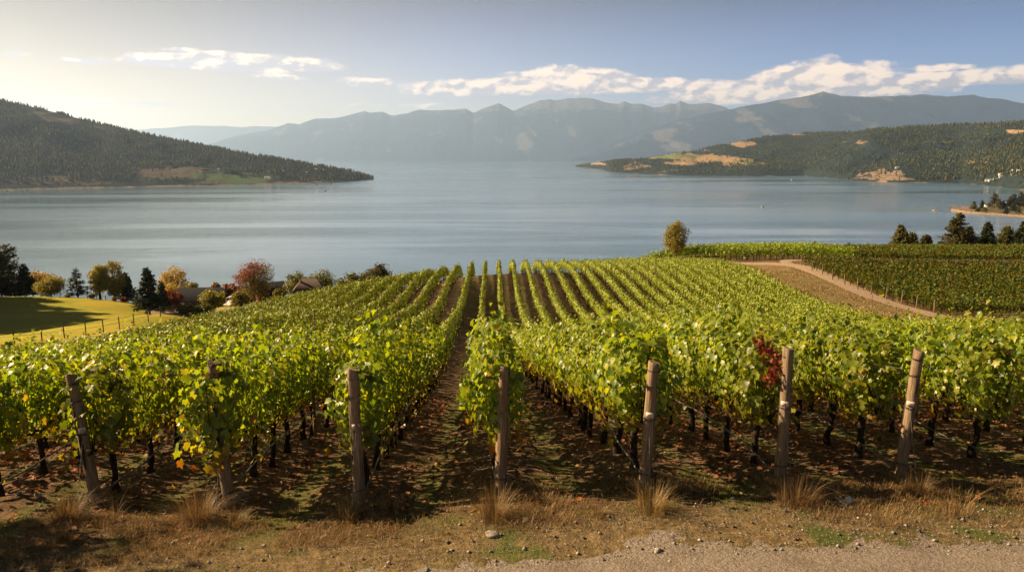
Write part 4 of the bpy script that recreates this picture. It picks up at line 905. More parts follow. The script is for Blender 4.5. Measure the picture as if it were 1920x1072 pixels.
def bro(label, px_, base, top, F, wpx, m, name='broadleaf_tree', cat='tree', **kw):
    H = (base - top) / FPX * F; r = wpx / 2 / FPX * F
    global _ts; _ts += 1
    return tree(name, label, px_, base, top, F, broad_mesh(_ts, H, r, m, **kw), h=H, cat=cat)
_ts = 300
# left trees, along the far edge of the lawn
con('tall dark pine at the left picture edge', 4, 556, 463, 158, 62, 'pine_tree', 'pine', mt=M_pine, pw=.5, sparse=1.1)
con('tall thin-crowned pine with bare upper branches near the left edge', 20, 556, 458, 160, 62, 'pine_tree', 'pine', mt=M_pine, pw=.45, sparse=.75, droop=-.5)
con('dark spruce right of the tall left pines', 50, 556, 494, 157, 46)
bro('orange-yellow maple behind the round yellow tree', 78, 556, 507, 164, 50, M_gold, 'maple_tree', zc=.66, rz=.34)
bro('low round yellow-green tree on the lawn edge', 97, 558, 520, 153, 56, M_gold if False else M_ygreen, zc=.56, rz=.44, nb=44)
con('open-branched spruce standing alone on the lawn edge', 146, 558, 502, 154, 42, sparse=.62, pw=.75)
bro('tall yellow-green poplar, left one of the pair by the lawn', 188, 560, 489, 155, 34, M_poplar, 'poplar_tree', 'poplar', zc=.54, rz=.46, nb=40)
bro('tall green poplar, right one of the pair by the lawn', 216, 562, 488, 156, 42, M_poplar, 'poplar_tree', 'poplar', zc=.54, rz=.46, nb=46)
con('dark spruce tucked behind the right poplar', 240, 564, 510, 158, 36)
con('large dark spruce with forked trunk before the red house', 281, 589, 501, 139, 56, sparse=1.25, z0=.16)
con('smaller dark spruce behind the large forked one', 306, 585, 527, 147, 28, z0=.15)
bro('airy golden birch rising behind the dark roof', 329, 572, 494, 200, 44, M_gold, 'birch_tree', zc=.62, rz=.38, nb=40, per=45, bark=M_barkp)
bro('bright yellow bush left of the dark roof', 322, 573, 529, 190, 36, M_gold, 'bush', 'bush', zc=.5, rz=.48)
bro('small golden tree above the dark roof', 362, 572, 528, 205, 22, M_ygreen, zc=.6, rz=.4)
bro('round crimson tree beside the dark spruce', 323, 581, 544, 150, 38, M_redtree, zc=.62, rz=.36, nb=30)
bro('pale yellow-green small tree before the house wall', 400, 577, 543, 155, 34, M_ygreen, zc=.6, rz=.38, nb=26)
e = bro('large maple, red above and yellow green below, right of the house', 479, 574, 486, 168, 82, M_turn, 'turning_maple', 'maple', zc=.58, rz=.42, nb=60, per=70)
bro('crimson shrub between the house gable and the large maple', 434, 566, 529, 176, 24, M_redtree, 'shrub', 'shrub', zc=.55, rz=.42)
bro('yellow-green tree under the left side of the large maple', 452, 576, 546, 160, 32, M_ygreen, zc=.55, rz=.42)
bro('rounded green tree left of the pointed roof', 556, 560, 508, 178, 46, M_green, zc=.56, rz=.44, nb=44)
bro('rounded green tree behind the pointed roof', 604, 560, 507, 186, 50, M_green, zc=.56, rz=.44, nb=44)
bro('small pale shrub beside the last red gable', 522, 562, 539, 176, 14, M_ygreen, 'shrub', 'shrub', zc=.5, rz=.45)
bro('small golden shrub rising at the house chimney', 406, 560, 525, 190, 14, M_ygreen, 'shrub', 'shrub', zc=.6, rz=.4)
bro('low dark green bush beyond the left end of the vine crest', 662, 545, 513, 170, 38, M_green, 'bush', 'bush', zc=.5, rz=.48)
bro('dark round tree beyond the vine crest over the water', 706, 545, 487, 178, 38, M_pine, zc=.6, rz=.38, nb=40)
for px_, b_, t_, w_, m_, lab in [(283, 588, 577, 16, M_green, 'low green shrub at the foot of the spruce'), (352, 583, 564, 17, M_ygreen, 'yellowing potted shrub by the house veranda'), (370, 581, 569, 16, M_green, 'dark green shrub under the house windows'), (385, 581, 568, 12, M_green, 'small clipped shrub by the house wall'),
                                 (316, 586, 570, 22, M_ygreen, 'yellow-green shrub below the crimson tree'), (340, 584, 573, 14, M_green, 'dark green bush on the yard edge'), (232, 567, 556, 12, M_redtree, 'small pink shrub on the lawn crest'), (214, 566, 556, 9, M_gold, 'small golden shrub on the lawn crest'), (128, 560, 551, 12, M_green, 'dark hedge shrub on the lawn crest'), (172, 562, 549, 14, M_green, 'dark green shrub under the left poplar')]:
    bro(lab, px_, b_, t_, 150, w_, m_, 'shrub', 'shrub', zc=.5, rz=.46, nb=14, per=40, leaf=.16)
# right trees beyond the crest
bro('tall yellow-green poplar standing alone above the vine crest', 1267, 492, 410, 165, 54, M_poplar, 'poplar_tree', 'poplar', zc=.53, rz=.47, nb=64, per=60)
for px_, b_, t_, F, w_, lab, m_ in [(1687, 464, 421, 215, 34, 'green pine left of the right-hand pine group', M_pine), (1707, 464, 436, 218, 26, 'small pine touching the left green pine', M_pine), (1735, 464, 441, 222, 20, 'small lone pine in the gap of the right-hand pines', M_pine),
                                    (1793, 464, 398, 212, 66, 'largest broad pine of the right-hand group', M_pine), (1815, 464, 424, 220, 34, 'pine at the right shoulder of the largest one', M_pine), (1848, 464, 415, 214, 34, 'dark spruce right of the largest pine', M_conif),
                                    (1885, 464, 423, 216, 42, 'light green pine second from the right edge', M_pine), (1916, 464, 415, 210, 40, 'dark pine cut by the right picture edge', M_conif)]:
    con(lab, px_, b_, t_, F, w_, 'pine_tree', 'pine', mt=m_, pw=.85, sparse=1.25, clump=.36)
for px_, t_, w_, lab in [(1331, 463, 11, 'tiny treetop above the crest right of the poplar'), (1393, 461, 9, 'tiny pointed treetop above the vine strip, left one'), (1415, 461, 20, 'small round dark treetop above the vine strip'), (1512, 458, 9, 'small treetop left of the pointed one above the strip'),
                         (1526, 452, 14, 'pointed dark treetop in the middle of the vine strip'), (1590, 455, 12, 'low dark treetop before the right-hand pines')]:
    con(lab, px_, 486, t_, 208, w_ * 1.3, 'spruce_tree', 'spruce')
# unseen big trees left of the frame cast the long shade over the lawn
SH = ['by the lawn crest', 'just below the lawn crest', 'above the middle of the lawn', 'beside the middle of the lawn', 'beside the lower lawn', 'nearest to the vines']
for k in range(6):
    x, y = -131 + 9 * k, 166 - 10.6 * k
    e = empty('pine_tree', (x, y, float(hgt(x, y))), k, 'tall dense shade pine left of the picture, ' + SH[k], 'pine')
    t_, c_ = conifer_mesh(500 + k, 24 + (k % 2) * 1.2, 7.5, mt=M_pine, pw=.3, sparse=1.3, clump=.75, z0=.03); inst('trunk', t_, e); inst('crown', c_, e)
for k, (x, y, h_) in enumerate([(-12.2, 10.4, 5.6), (-13.8, 11.6, 8.0)]):  # out-of-view trees added to dapple the near verge and track with shade
    e = empty('shade_tree', (x, y, float(hgt(x, y))), k, ['young leafy tree just left of the picture beside the gravel track', 'taller leafy tree left of the picture beside the vines'][k], 'tree')
    t_, c_ = broad_mesh(520 + k, h_, [1.3, 1.2, 1.5][k], M_green, nb=22, per=26, leaf=.15, rz=.34, zc=.64); inst('trunk', t_, e); inst('crown', c_, e)
# trees of the rocky point
for k, (px_, by, ty, w_) in enumerate([(1825, 392, 377, 12), (1841, 391, 375, 7), (1864, 388, 361, 25), (1880, 392, 376, 12), (1893, 388, 367, 14), (1900, 384, 363, 13), (1912, 386, 359, 16), (1919, 388, 364, 16), (1909, 398, 385, 10), (1886, 400, 388, 9), (1846, 396, 388, 9), (1899, 395, 382, 12), (1872, 389, 372, 14), (1930, 390, 362, 20), (1833, 396, 389, 8)]):
    F = 1060 - k * 2; x, y, z = P(px_, by, F); H = (by - ty) / FPX * F; r = w_ / 2 / FPX * F
    e = empty('point_pine', (x, y, z - .6), k, 'dark green pine on the rocky point, %s from its tip' % ordn(k + 1), 'pine', 'pines on the rocky point')
    t_, c_ = conifer_mesh(600 + k, H, r, sparse=.6, clump=1.5, pw=.55, mt=M_conif if k % 2 else M_pine); inst('trunk', t_, e); inst('crown', c_, e)

# ------------------------------------------------------------------ buildings
def metalroof():
    m, nt = mat('dark_metal_roof'); t = nd(nt, 'ShaderNodeTexCoord'); sx = nd(nt, 'ShaderNodeSeparateXYZ'); nt.links.new(t.outputs['Object'], sx.inputs[0])
    s_ = mth(nt, 'FRACT', mth(nt, 'MULTIPLY', sx.outputs[0], 1.6)); rib = sstep(nt, mth(nt, 'ABSOLUTE', mth(nt, 'SUBTRACT', s_, .5)), .42, .48)
    n = noise(nt, t.outputs['Object'], .8, 4); c = mixc(nt, n, (.008, .009, .013), (.018, .019, .026)); out(nt, princ(nt, c, .85, .1, rib, .06)); return m
def woodwall(name, a, b_):
    m, nt = mat(name); t = nd(nt, 'ShaderNodeTexCoord'); sx = nd(nt, 'ShaderNodeSeparateXYZ'); nt.links.new(t.outputs['Object'], sx.inputs[0])
    bd = mth(nt, 'FRACT', mth(nt, 'MULTIPLY', sx.outputs[2], 4.5)); n = noise(nt, t.outputs['Object'], 1.5, 5)
    c = mixc(nt, n, a, b_); out(nt, princ(nt, mixc(nt, sstep(nt, bd, .12, .02), c, tuple(x * .4 for x in a)), .85, .2, bd, .02)); return m
M_roof = metalroof(); M_red = woodwall('red_board_wall', (.13, .035, .022), (.24, .07, .045)); M_white = flat('white_paint', (.62, .60, .57), .6)
M_glass = flat('window_glass', (.05, .055, .06), .12, .7, nz=.05); M_brick = flat('chimney_brick', (.24, .10, .07), .9, nz=.3)
M_tan = flat('tan_wall', (.42, .34, .25), .8); M_brownroof = flat('brown_roof', (.085, .06, .048), .8); M_greyw = flat('grey_wall', (.35, .34, .33), .8)
def house(loc, rz, L, Wd, h, rh, wall, roof, label, cat='house', name='house', over=.6, wins=(), door=None, chim=(), group=None, hip=0.0):
    e = empty(name, loc, rz, label, cat, group)
    b = MB(); l, w = L / 2, Wd / 2
    b.add([(-l, -w, -1.5), (l, -w, -1.5), (l, w, -1.5), (-l, w, -1.5), (-l, -w, h), (l, -w, h), (l, w, h), (-l, w, h), (-l + hip * .98, 0, h + rh), (l - hip * .98, 0, h + rh)], [(0, 1, 5, 4), (2, 3, 7, 6), (3, 0, 4, 7), (1, 2, 6, 5)])
    b.add([(-l, -w, h), (-l, w, h), (-l + hip, 0, h + rh - .08), (l, -w, h), (l, w, h), (l - hip, 0, h + rh - .08)], [(0, 2, 1), (3, 4, 5)])
    b.obj('wall', wall, e)
    r = MB(); lo = l + over; wo_ = w + over; dz = rh * over / w; th = .16
    A = [(-lo, -wo_, h - dz), (lo, -wo_, h - dz), (lo - hip, 0, h + rh), (-lo + hip, 0, h + rh), (-lo, wo_, h - dz), (lo, wo_, h - dz)]
    B = [(x, y, z + th) for x, y, z in A]
    V = A + B; r.add(V, [(0, 3, 2, 1), (3, 4, 5, 2), (6, 7, 8, 9), (9, 8, 11, 10), (0, 1, 7, 6), (4, 10, 11, 5)])
    r.add(V, [(1, 2, 8), (1, 8, 7), (2, 5, 11), (2, 11, 8), (0, 9, 3), (0, 6, 9), (3, 10, 4), (3, 9, 10)])
    if hip: r.add([V[6], V[9], V[10], V[7], V[8], V[11]], [(0, 1, 2), (3, 5, 4)])
    ro = r.obj('roof', roof, e)
    for cx, cy, cw_, ch in chim:
        c = MB(); c.box((cx, cy, h + rh * (1 - abs(cy) / w) + ch / 2 - .3), (cw_, cw_, ch + .6)); c.box((cx, cy, h + rh * (1 - abs(cy) / w) + ch), (cw_ * 1.2, cw_ * 1.2, .12)); c.obj('chimney', M_brick, ro)
    for (wx, wz, ww, wh) in wins:
        f = MB(); f.box((wx, -w - .05, wz), (ww + .2, .12, wh + .2)); fo = f.obj('window', M_white if wall is not M_white else M_greyw, e)
        g = MB(); g.box((wx, -w - .125, wz), (ww, .04, wh)); g.obj('pane', M_glass, fo)
    if door:
        f = MB(); f.box((door, -w - .06, 1.0), (1.0, .12, 2.1)); f.obj('door', M_brick, e)
    return e
def at(px_, py_, F):
    x, y, z = P(px_, py_, F); return (x, y, float(hgt(x, y)))
# long dark-roofed house
ha = at(382, 576, 178)
house(ha, R(2), 10.6, 7.5, 2.3, 2.5, M_red, M_roof, 'long red house with dark standing-seam metal roof beside the crimson tree', wins=[(-3, 1.3, 1.1, .9), (-.9, 1.3, 1.6, 1.0), (2.0, 1.3, 1.1, .9)], door=.7, chim=[(2.4, .5, .5, .9)], over=.5)
house(at(424, 576, 176), R(90), 8.5, 5.0, 2.6, 2.3, M_red, M_roof, 'red gable-ended wing with dark roof and brick chimney', name='house_wing', wins=[], chim=[(1.0, 0.2, 1.0, .8), (-1.5, -.6, .45, 1.2)], over=.5)
house(at(462, 572, 184), R(0), 10, 6, 2.5, 2.3, M_red, M_roof, 'dark roofed outbuilding mostly hidden behind the large maple', name='outbuilding', chim=[(-3, 0, .6, .8)])
house(at(506, 569, 180), R(35), 6.5, 5.4, 3.0, 2.2, M_red, M_roof, 'small red gabled barn right of the large maple', name='barn', cat='barn', wins=[(0, 1.6, .8, .8)])
house(at(581, 562, 172), R(10), 6.5, 5.5, 2.6, 2.4, M_tan, M_brownroof, 'brown pyramid-roofed house between the two rounded green trees', hip=2.2, chim=[(-1.8, -.8, .35, .7)])
# canopy with parked cart
e = empty('canopy', at(438, 574, 166), 0, 'white rounded canopy on thin posts beside the red wing', 'canopy')
b = MB(); xs = np.linspace(-1.3, 1.3, 11); z_ = 2.1 + .35 * (1 - (xs / 1.3) ** 2)
for yy in (-1.2,): b.add(np.vstack([np.column_stack([xs, np.full(11, -1.2), z_]), np.column_stack([xs, np.full(11, 1.2), z_]), np.column_stack([xs, np.full(11, -1.2), z_ - .07]), np.column_stack([xs, np.full(11, 1.2), z_ - .07])]),
      [(k, k + 1, k + 12, k + 11) for k in range(10)] + [(k + 22, k + 33, k + 34, k + 23) for k in range(10)] + [(k, k + 22, k + 23, k + 1) for k in range(10)])
b.obj('roof', M_white, e)
for sx_ in (-1.2, 1.2):
    for sy_ in (-1.1, 1.1): w = MB(); w.tube([(sx_, sy_, -.2), (sx_, sy_, 2.12)], .05, 6); w.obj('post', M_white, e)
def car(loc, rz, label, colr):
    e = empty('parked_car', loc, rz, label, 'car'); m_ = flat('car_paint', colr, .3, .5, nz=.03)
    pr = [(-2.1, .35), (-2.1, .8), (-1.2, .92), (-.7, 1.4), (.9, 1.42), (1.5, .95), (2.1, .85), (2.15, .4)]
    b = MB(); n = len(pr); V = [(x, s * .85 * (.86 if z > 1.2 else 1), z) for s in (-1, 1) for x, z in pr]
    b.add(V, [(k, (k + 1) % n, n + (k + 1) % n, n + k) for k in range(n)]); b.add(V, [(0, 1, 6), (0, 6, 7), (1, 2, 5), (1, 5, 6), (2, 3, 4), (2, 4, 5), (8, 14, 9), (8, 15, 14), (9, 13, 10), (9, 14, 13), (10, 12, 11), (10, 13, 12)]); b.obj('body', m_, e)
    g = MB(); g.box((.1, -.83, 1.16), (1.5, .06, .36)); g.obj('side_window', M_glass, e)
    for x in (-1.3, 1.35):
        for s in (-1, 1): w = MB(); w.tube([(x, s * .72, .33), (x, s * .9, .33)], .33, 12); w.obj('wheel', M_hose, e)
    return e
car(at(437, 575, 168), R(70), 'pale parked car under the white canopy', (.55, .58, .6))
car(at(334, 583, 158), R(5), 'dark car parked in the yard behind the crimson tree', (.03, .04, .055))
# garden table in the yard
e = empty('picnic_table', at(396, 580, 152), .3, 'small wooden picnic table before the house', 'table')
w = MB(); w.box((0, 0, .74), (1.6, .8, .06)); w.obj('tabletop', M_post, e)
for s in (-1, 1):
    w = MB(); w.box((0, s * .7, .44), (1.6, .28, .05)); w.obj('bench', M_post, e); w = MB(); w.box((s * .6, 0, .36), (.08, 1.3, .72)); w.obj('leg', M_post, e)
# fences
def fence(pts_, label, h, m, rails, name='wire_fence', sp=None, r=.06, rr_=.02):
    e = empty(name, pts_[0], 0, label, 'fence'); o_ = np.array(pts_[0])
    for p_ in pts_:
        w = MB(); q = np.array(p_) - o_; w.tube([q + (0, 0, -.3), q + (RNG.normal(0, .03), 0, h)], r, 6); w.obj('post', m, e)
    for rz_ in rails:
        w = MB(); q = np.array(pts_) - o_ + (0, 0, rz_); w.tube(q, rr_, 4); w.obj('wire', M_wire if rr_ < .03 else m, e)
FP = [(27, 646), (79, 641), (121, 633), (161, 626), (194, 618), (224, 610), (251, 604), (278, 598), (301, 592), (326, 588)]
fp = []
for k, (a, c) in enumerate(FP):
    F = np.interp(k, [0, 9], [69, 103]); x, y, z = P(a, c, F); fp.append((x, y, float(hgt(x, y))))
fence(fp, 'post and wire fence between the lawn and the vines', 1.55, M_bark, (1.3, .8), r=.06)
bf = []
for a in range(-40, 262, 17):
    x, y, z = P(a, 556, np.interp(a, [0, 130, 250], [155, 155, 151])); bf.append((x, y, float(hgt(x, y))))
fence(bf, 'low rail fence along the far crest of the lawn', 1.0, M_bark, (.9, .5), 'rail_fence', r=.07, rr_=.045)
# white boulder with fence gap
w = MB(); n_ = 14
def rock(name, loc, s, label, m, seed, cat='rock'):
    rng = np.random.default_rng(seed); bm = __import__('bmesh').new(); __import__('bmesh').ops.create_icosphere(bm, subdivisions=3, radius=1)
    d1 = unit(rng.normal(0, 1, (9, 3))); c1 = rng.uniform(.55, .85, 9)
    for v in bm.verts:
        p = np.array(v.co)
        for d, c in zip(d1, c1):
            q = p @ d
            if q > c: p = p - d * (q - c) * .9
        p *= 1 + .05 * math.sin(p[0] * 9 + seed) * math.sin(p[1] * 8); v.co = p * np.array(s)
    me = bpy.data.meshes.new(name); bm.to_mesh(me); bm.free(); me.materials.append(m); me.polygons.foreach_set('use_smooth', np.ones(len(me.polygons), bool))
    o = bpy.data.objects.new(name, me); COL.objects.link(o); o.location = loc; o.rotation_euler = (0, 0, seed); return tag(o, label, cat)
def gnd(px_, py_, up=0.0):
    q = on_ground(px_, py_); return (q[0], q[1], float(hgt(q[0], q[1])) + up)
for k, (a, c, s, lab) in enumerate([(922, 1004, (.11, .08, .055), 'flat pale stone at the edge of the gravel track'), (986, 976, (.06, .05, .04), 'small round stone right of the central grass tuft'), (38, 930, (.06, .05, .04), 'pale stone left of the leftmost post'),
                                    (70, 927, (.08, .06, .05), 'grey stone near the leftmost post'), (1234, 1034, (.06, .05, .04), 'dark stone lying on the gravel'), (455, 935, (.10, .09, .14), 'grey boulder leaning against the second post'),
                                    (1905, 938, (.10, .07, .05), 'pale stone at the right picture edge')]):
    rock('stone', gnd(a, c, .01), s, lab, M_stone, k + 3, 'stone')
# white litter
b = MB(); rng = np.random.default_rng(4); g = np.linspace(-1, 1, 9); A, B_ = np.meshgrid(g, g * .5, indexing='ij'); Zl = .05 + .05 * rng.random(A.shape) + .03 * np.sin(A * 4)
b.add(np.stack([A * .13, B_ * .13, Zl], 2).reshape(-1, 3), gridfaces(9, 9)); tag(b.obj('paper_scrap', M_white, None, True, gnd(1587, 948)), 'crumpled white paper scrap on the ground between two right posts', 'litter')

# ------------------------------------------------------------------ distant houses, boats and buoys
def on_hill(HG, px_, py_):
    X, Y, Z, s = HG; a, b_, _ = proj(X, Y, Z); m_ = (s <= 1.02) & (s > .03); d = np.where(m_ | (0 * a > 1), (a - px_) ** 2 + (b_ - py_) ** 2, 1e9)
    k = np.unravel_index(np.argmin(d), d.shape); return float(X[k]), float(Y[k]), float(Z[k])
far_l = [(383, 320, 20, 'brown timber lodge on the left hill above the green meadow', M_brownroof, M_brownroof), (500, 334, 14, 'white house at the right end of the left shore meadow', M_white, M_greyw), (506, 336, 9, 'low white cabin beside the white shore house', M_white, M_greyw), (522, 334, 11, 'grey roofed house right of the shore meadow', M_greyw, M_brownroof),
         (545, 306, 9, 'small white house high on the left point', M_white, M_greyw), (592, 319, 9, 'pale house among the trees of the left point', M_white, M_greyw), (604, 320, 9, 'second pale house among the point trees, to the right', M_white, M_greyw), (515, 320, 8, 'pale roof above the shore houses', M_white, M_greyw), (530, 322, 7, 'small pale cabin in the dark trees', M_greyw, M_greyw),
         (573, 326, 8, 'low pale house near the tip of the left point', M_white, M_greyw), (412, 318, 8, 'tiny pale shed right of the timber lodge', M_tan, M_greyw), (550, 319, 7, 'tiny pale house between the point trees', M_white, M_greyw)]
far_r = [(HR, 1643, 316, 13, 'white modern house on the right rocky bluff', M_white, M_greyw), (HR, 1682, 317, 12, 'tan house right of the white one on the bluff', M_tan, M_greyw), (HR, 1312, 293, 18, 'dark farmhouse in the golden meadow', M_brownroof, M_brownroof), (HR, 1298, 292, 10, 'dark barn left of the meadow farmhouse', M_brownroof, M_greyw), (HR, 1281, 284, 9, 'white cabin on the upper edge of the golden meadow', M_white, M_greyw),
         (HR, 1382, 300, 8, 'small white shed right of the golden meadow', M_white, M_greyw),
         (HS, 1826, 301, 18, 'long pale villa on the spur, upper one', M_white, M_tan), (HS, 1841, 307, 15, 'long pale villa on the spur, lower one', M_white, M_tan), (HS, 1878, 329, 10, 'pale house left in the beach village', M_white, M_tan), (HS, 1890, 327, 9, 'tan house above the beach village', M_tan, M_greyw), (HS, 1901, 321, 10, 'pale house of the beach village below the forest', M_white, M_greyw),
         (HS, 1911, 322, 12, 'wide pale house at the right picture edge', M_white, M_tan), (HS, 1896, 330, 9, 'pale cottage in the middle of the beach village', M_white, M_greyw), (HS, 1868, 339, 9, 'white beach house near the shore', M_white, M_greyw), (HS, 1856, 341, 8, 'small white beach hut, leftmost by the shore', M_white, M_tan), (HS, 1848, 340, 9, 'tan beach house beside the white hut', M_tan, M_greyw), (HS, 1876, 333, 8, 'grey cottage above the white beach house', M_greyw, M_tan),
         (HH, 1851, 389, 9, 'low white cottage on the rocky point', M_white, M_brownroof), (HH, 1880, 384, 12, 'blue grey house between the pines of the rocky point', M_greyw, M_greyw), (HH, 1843, 387, 5, 'tan hut left of the cottage on the rocky point', M_tan, M_brownroof)]
for px_, py_, w_, lab, wl, rf in far_l: 
    x, y, z = on_hill(HL, px_, py_); house((x, y, z + .5), R(10), w_ * 1.3, w_ * .7, 4.2, 2.2, wl, rf, lab, group='distant houses', name='distant_house', wins=[(-w_ * .3, 2.2, 1.6, 1.4), (w_ * .3, 2.2, 1.6, 1.4)])
for HG, px_, py_, w_, lab, wl, rf in far_r:
    x, y, z = on_hill(HG, px_, py_); k = 1.0 if HG is not HH else .85; house((x, y, z + .5), R(-12), w_ * 1.35 * k, w_ * .7 * k, 4.6 * k, 2.0 * k, wl, rf, lab, group='distant houses', name='distant_house', wins=[(-w_ * .3, 2.2, 1.6, 1.4), (w_ * .3, 2.2, 1.6, 1.4)])
def boat(px_, py_, L, rz, label, hull=M_white):
    x, y, _ = PL(px_, py_, 0.2); e = empty('motor_boat', (x, y, 0), rz, label, 'boat', 'small boats on the lake')
    t = np.linspace(-1, 1, 9); bw = L * .17 * np.clip(1 - np.clip(t, 0, 1) ** 2.2, .02, 1); b = MB()
    dk = [np.column_stack([t * L / 2, s * bw, np.full(9, L * .14) + L * .04 * np.clip(t, 0, 1)]) for s in (-1, 1)]; kl = np.column_stack([t * L / 2 * .93, 0 * t, np.full(9, -.15)])
    V = np.vstack([dk[0], dk[1], kl]); b.add(V, [(k, k + 1, k + 19, k + 18) for k in range(8)] + [(k + 9, k + 18, k + 19, k + 10) for k in range(8)] + [(k, k + 9, k + 10, k + 1) for k in range(8)] + [(0, 18, 9, 9)][:0]); b.add(V, [(0, 18, 9)]); b.obj('hull', hull, e)
    b = MB(); b.box((-.02 * L, 0, L * .2), (L * .3, L * .2, L * .13)); b.box((0.0 * L, 0, L * .275), (L * .36, L * .24, L * .02)); b.obj('cabin', M_greyw, e)
boat(1430, 388, 7, .4, 'small white boat alone on the right part of the lake'); boat(1753, 394.5, 8, 2.6, 'small boat off the tip of the rocky point', M_tan)
boat(593, 346, 16, .2, 'white boat just off the left point shore'); boat(620, 345.5, 12, .1, 'smaller white boat farther along the left point'); boat(50, 356.5, 12, .3, 'pale boat moored by the left shore'); boat(12, 357.5, 12, .1, 'moored boat nearest the left picture edge'); boat(156, 354.5, 12, .1, 'pale boat by the left shore under the long slope')
boat(1257, 340, 16, 1.2, 'tiny dark boat out before the golden meadow', M_brownroof); boat(1485, 337.5, 14, .6, 'tiny pale boat near the right far shore')
boat(610, 358, 8, .5, 'tiny boat in front of the left point, nearer one', M_brownroof)

# ------------------------------------------------------------------ foreground ground cover
_rc = smooth_poly(main)
def blades(name, X, Y, hmin, hmax, w, m, label, lean=.5):
    n = len(X); Z = hgt(X, Y) - .01; h = RNG.uniform(hmin, hmax, n); a = RNG.random(n) * 6.283; d = np.stack([np.cos(a), np.sin(a)], 1); L = RNG.random(n) * lean
    b0 = np.stack([X, Y, Z], 1); sd_ = np.stack([-d[:, 1], d[:, 0], 0 * a], 1) * w
    mid = b0 + np.concatenate([d * (h * L * .35)[:, None], (h * .6)[:, None]], 1); tp = b0 + np.concatenate([d * (h * L)[:, None], (h * (1 - .35 * L))[:, None]], 1)
    V = np.stack([b0 - sd_, b0 + sd_, mid + sd_ * .7, mid - sd_ * .7, tp], 1).reshape(-1, 3); o = (np.arange(n) * 5)[:, None]
    b = MB(); b.add(V, (o + np.array([[0, 1, 2, 3]])).reshape(-1, 4)); b.add(V, (o + np.array([[3, 2, 4]])).reshape(-1, 3))
    return tag(b.obj(name, m), label, kind='stuff')
def scatter(n, x0, x1, y0, y1, dens_):
    X = RNG.uniform(x0, x1, n * 4); Y = RNG.uniform(y0, y1, n * 4); k = RNG.random(n * 4) < dens_(X, Y); a, _, _ = proj(X, Y, hgt0(X, Y)); k &= (a > -60) & (a < 1980); return X[k][:n], Y[k][:n]
verge = lambda X, Y: ss(Y, 8.75, 9.2) * (1 - ss(Y, 10.4, 11.2)) * (.15 + 1.5 * np.clip(fbm(X * .9, Y * 1.3, 3, 51) - .35, 0, 1))
aisle = lambda X, Y: (np.abs(((X - ROW0) / ROWS) % 1 - .5) < .28) * np.clip(fbm(X * .8, Y * .7, 3, 52) * 3.6 - 1.75, 0, 1)
X, Y = scatter(36000, -10, 11, 8.6, 11.2, lambda X, Y: verge(X, Y)); blades('verge_grass', X, Y, .02, .065, .0035, M_grass, 'short green and dry grass on the track verge')
X, Y = scatter(24000, -10, 11, 8.7, 10.6, lambda X, Y: ss(Y, 8.35, 9.2) * np.clip(fbm(X * 1.3, Y * 1.3, 4, 53) * 3.4 - 1.35, 0, 1)); blades('dry_grass', X, Y, .04, .17, .003, M_straw, 'straw-coloured dry grass along the track', 1.5)
X, Y = scatter(9000, 40, 66, 66, 150, lambda X, Y: np.clip(fbm(X * .35, Y * .35, 4, 57) * 3 - 1.1, 0, 1) * (hgt0(X, Y) * 0 + 1)); kk = np.min(np.hypot(X[:, None] - _rc[None, :, 0], Y[:, None] - _rc[None, :, 1]), 1) > 2.3; blades('bank_grass', X[kk], Y[kk], .12, .34, .05, M_straw, 'dry straw-coloured grass on the bank beside the dirt road', 1.2)
X, Y = scatter(42000, -14, 18, 10.6, 32, aisle); blades('aisle_grass', X, Y, .02, .07, .005, M_grass, 'patchy green grass in the middle of the vine aisles', .8)
def litter(n, x0, x1, y0, y1, s0, s1, dn, name, label):
    X, Y = scatter(n, x0, x1, y0, y1, dn); k = len(X); b = MB(); p = np.stack([X, Y, hgt(X, Y) + .015], 1)
    put_leaves(b, LEAF_MD, p, unit(RNG.normal(0, .38, (k, 3)) + (0, 0, 1)), unit(RNG.normal(0, 1, (k, 3))), RNG.uniform(s0, s1, k)); tag(b.obj(name, M_litter), label, kind='stuff')
litter(15000, -12, 16, 9.4, 26, .04, .10, lambda X, Y: .12 + .88 * np.clip(fbm(X * .9, Y * .6, 3, 54) * 3 - 1.2, 0, 1) * (np.abs(((X - ROW0) / ROWS) % 1 - .5) > .12), 'leaf_litter', 'brown and orange fallen leaves between the vines')
X, Y = scatter(16000, -9, 10, 6.8, 9.9, lambda X, Y: 1 - .75 * ss(Y, 8.8, 9.6)); n_ = len(X)
s_ = RNG.uniform(.004, .013, n_) * (1 + 1.5 * (RNG.random(n_) > .96)); oct_ = np.array([(1, 0, 0), (0, 1, 0), (-1, 0, 0), (0, -1, 0), (0, 0, .7), (0, 0, -.5)]); b = MB()
V = (oct_[None] * (1 + RNG.uniform(-.35, .35, (n_, 6, 3)))) * s_[:, None, None] + np.stack([X, Y, hgt(X, Y) + .016], 1)[:, None]
b.add(V.reshape(-1, 3), (np.array([(0, 1, 4), (1, 2, 4), (2, 3, 4), (3, 0, 4), (1, 0, 5), (2, 1, 5), (3, 2, 5), (0, 3, 5)])[None] + (np.arange(n_) * 6)[:, None, None]).reshape(-1, 3)); tag(b.obj('pebbles', M_pebble), 'loose pebbles on the gravel track', kind='stuff')
X, Y = scatter(5000, -10, 12, 9.4, 16, lambda X, Y: .3 + fbm(X * 2, Y * 2, 2, 9)); n_ = len(X); s_ = RNG.uniform(.006, .03, n_) * RNG.random(n_) ** .5; b = MB()
V = (oct_[None] * (1 + RNG.uniform(-.35, .35, (n_, 6, 3)))) * s_[:, None, None] + np.stack([X, Y, hgt(X, Y)], 1)[:, None]
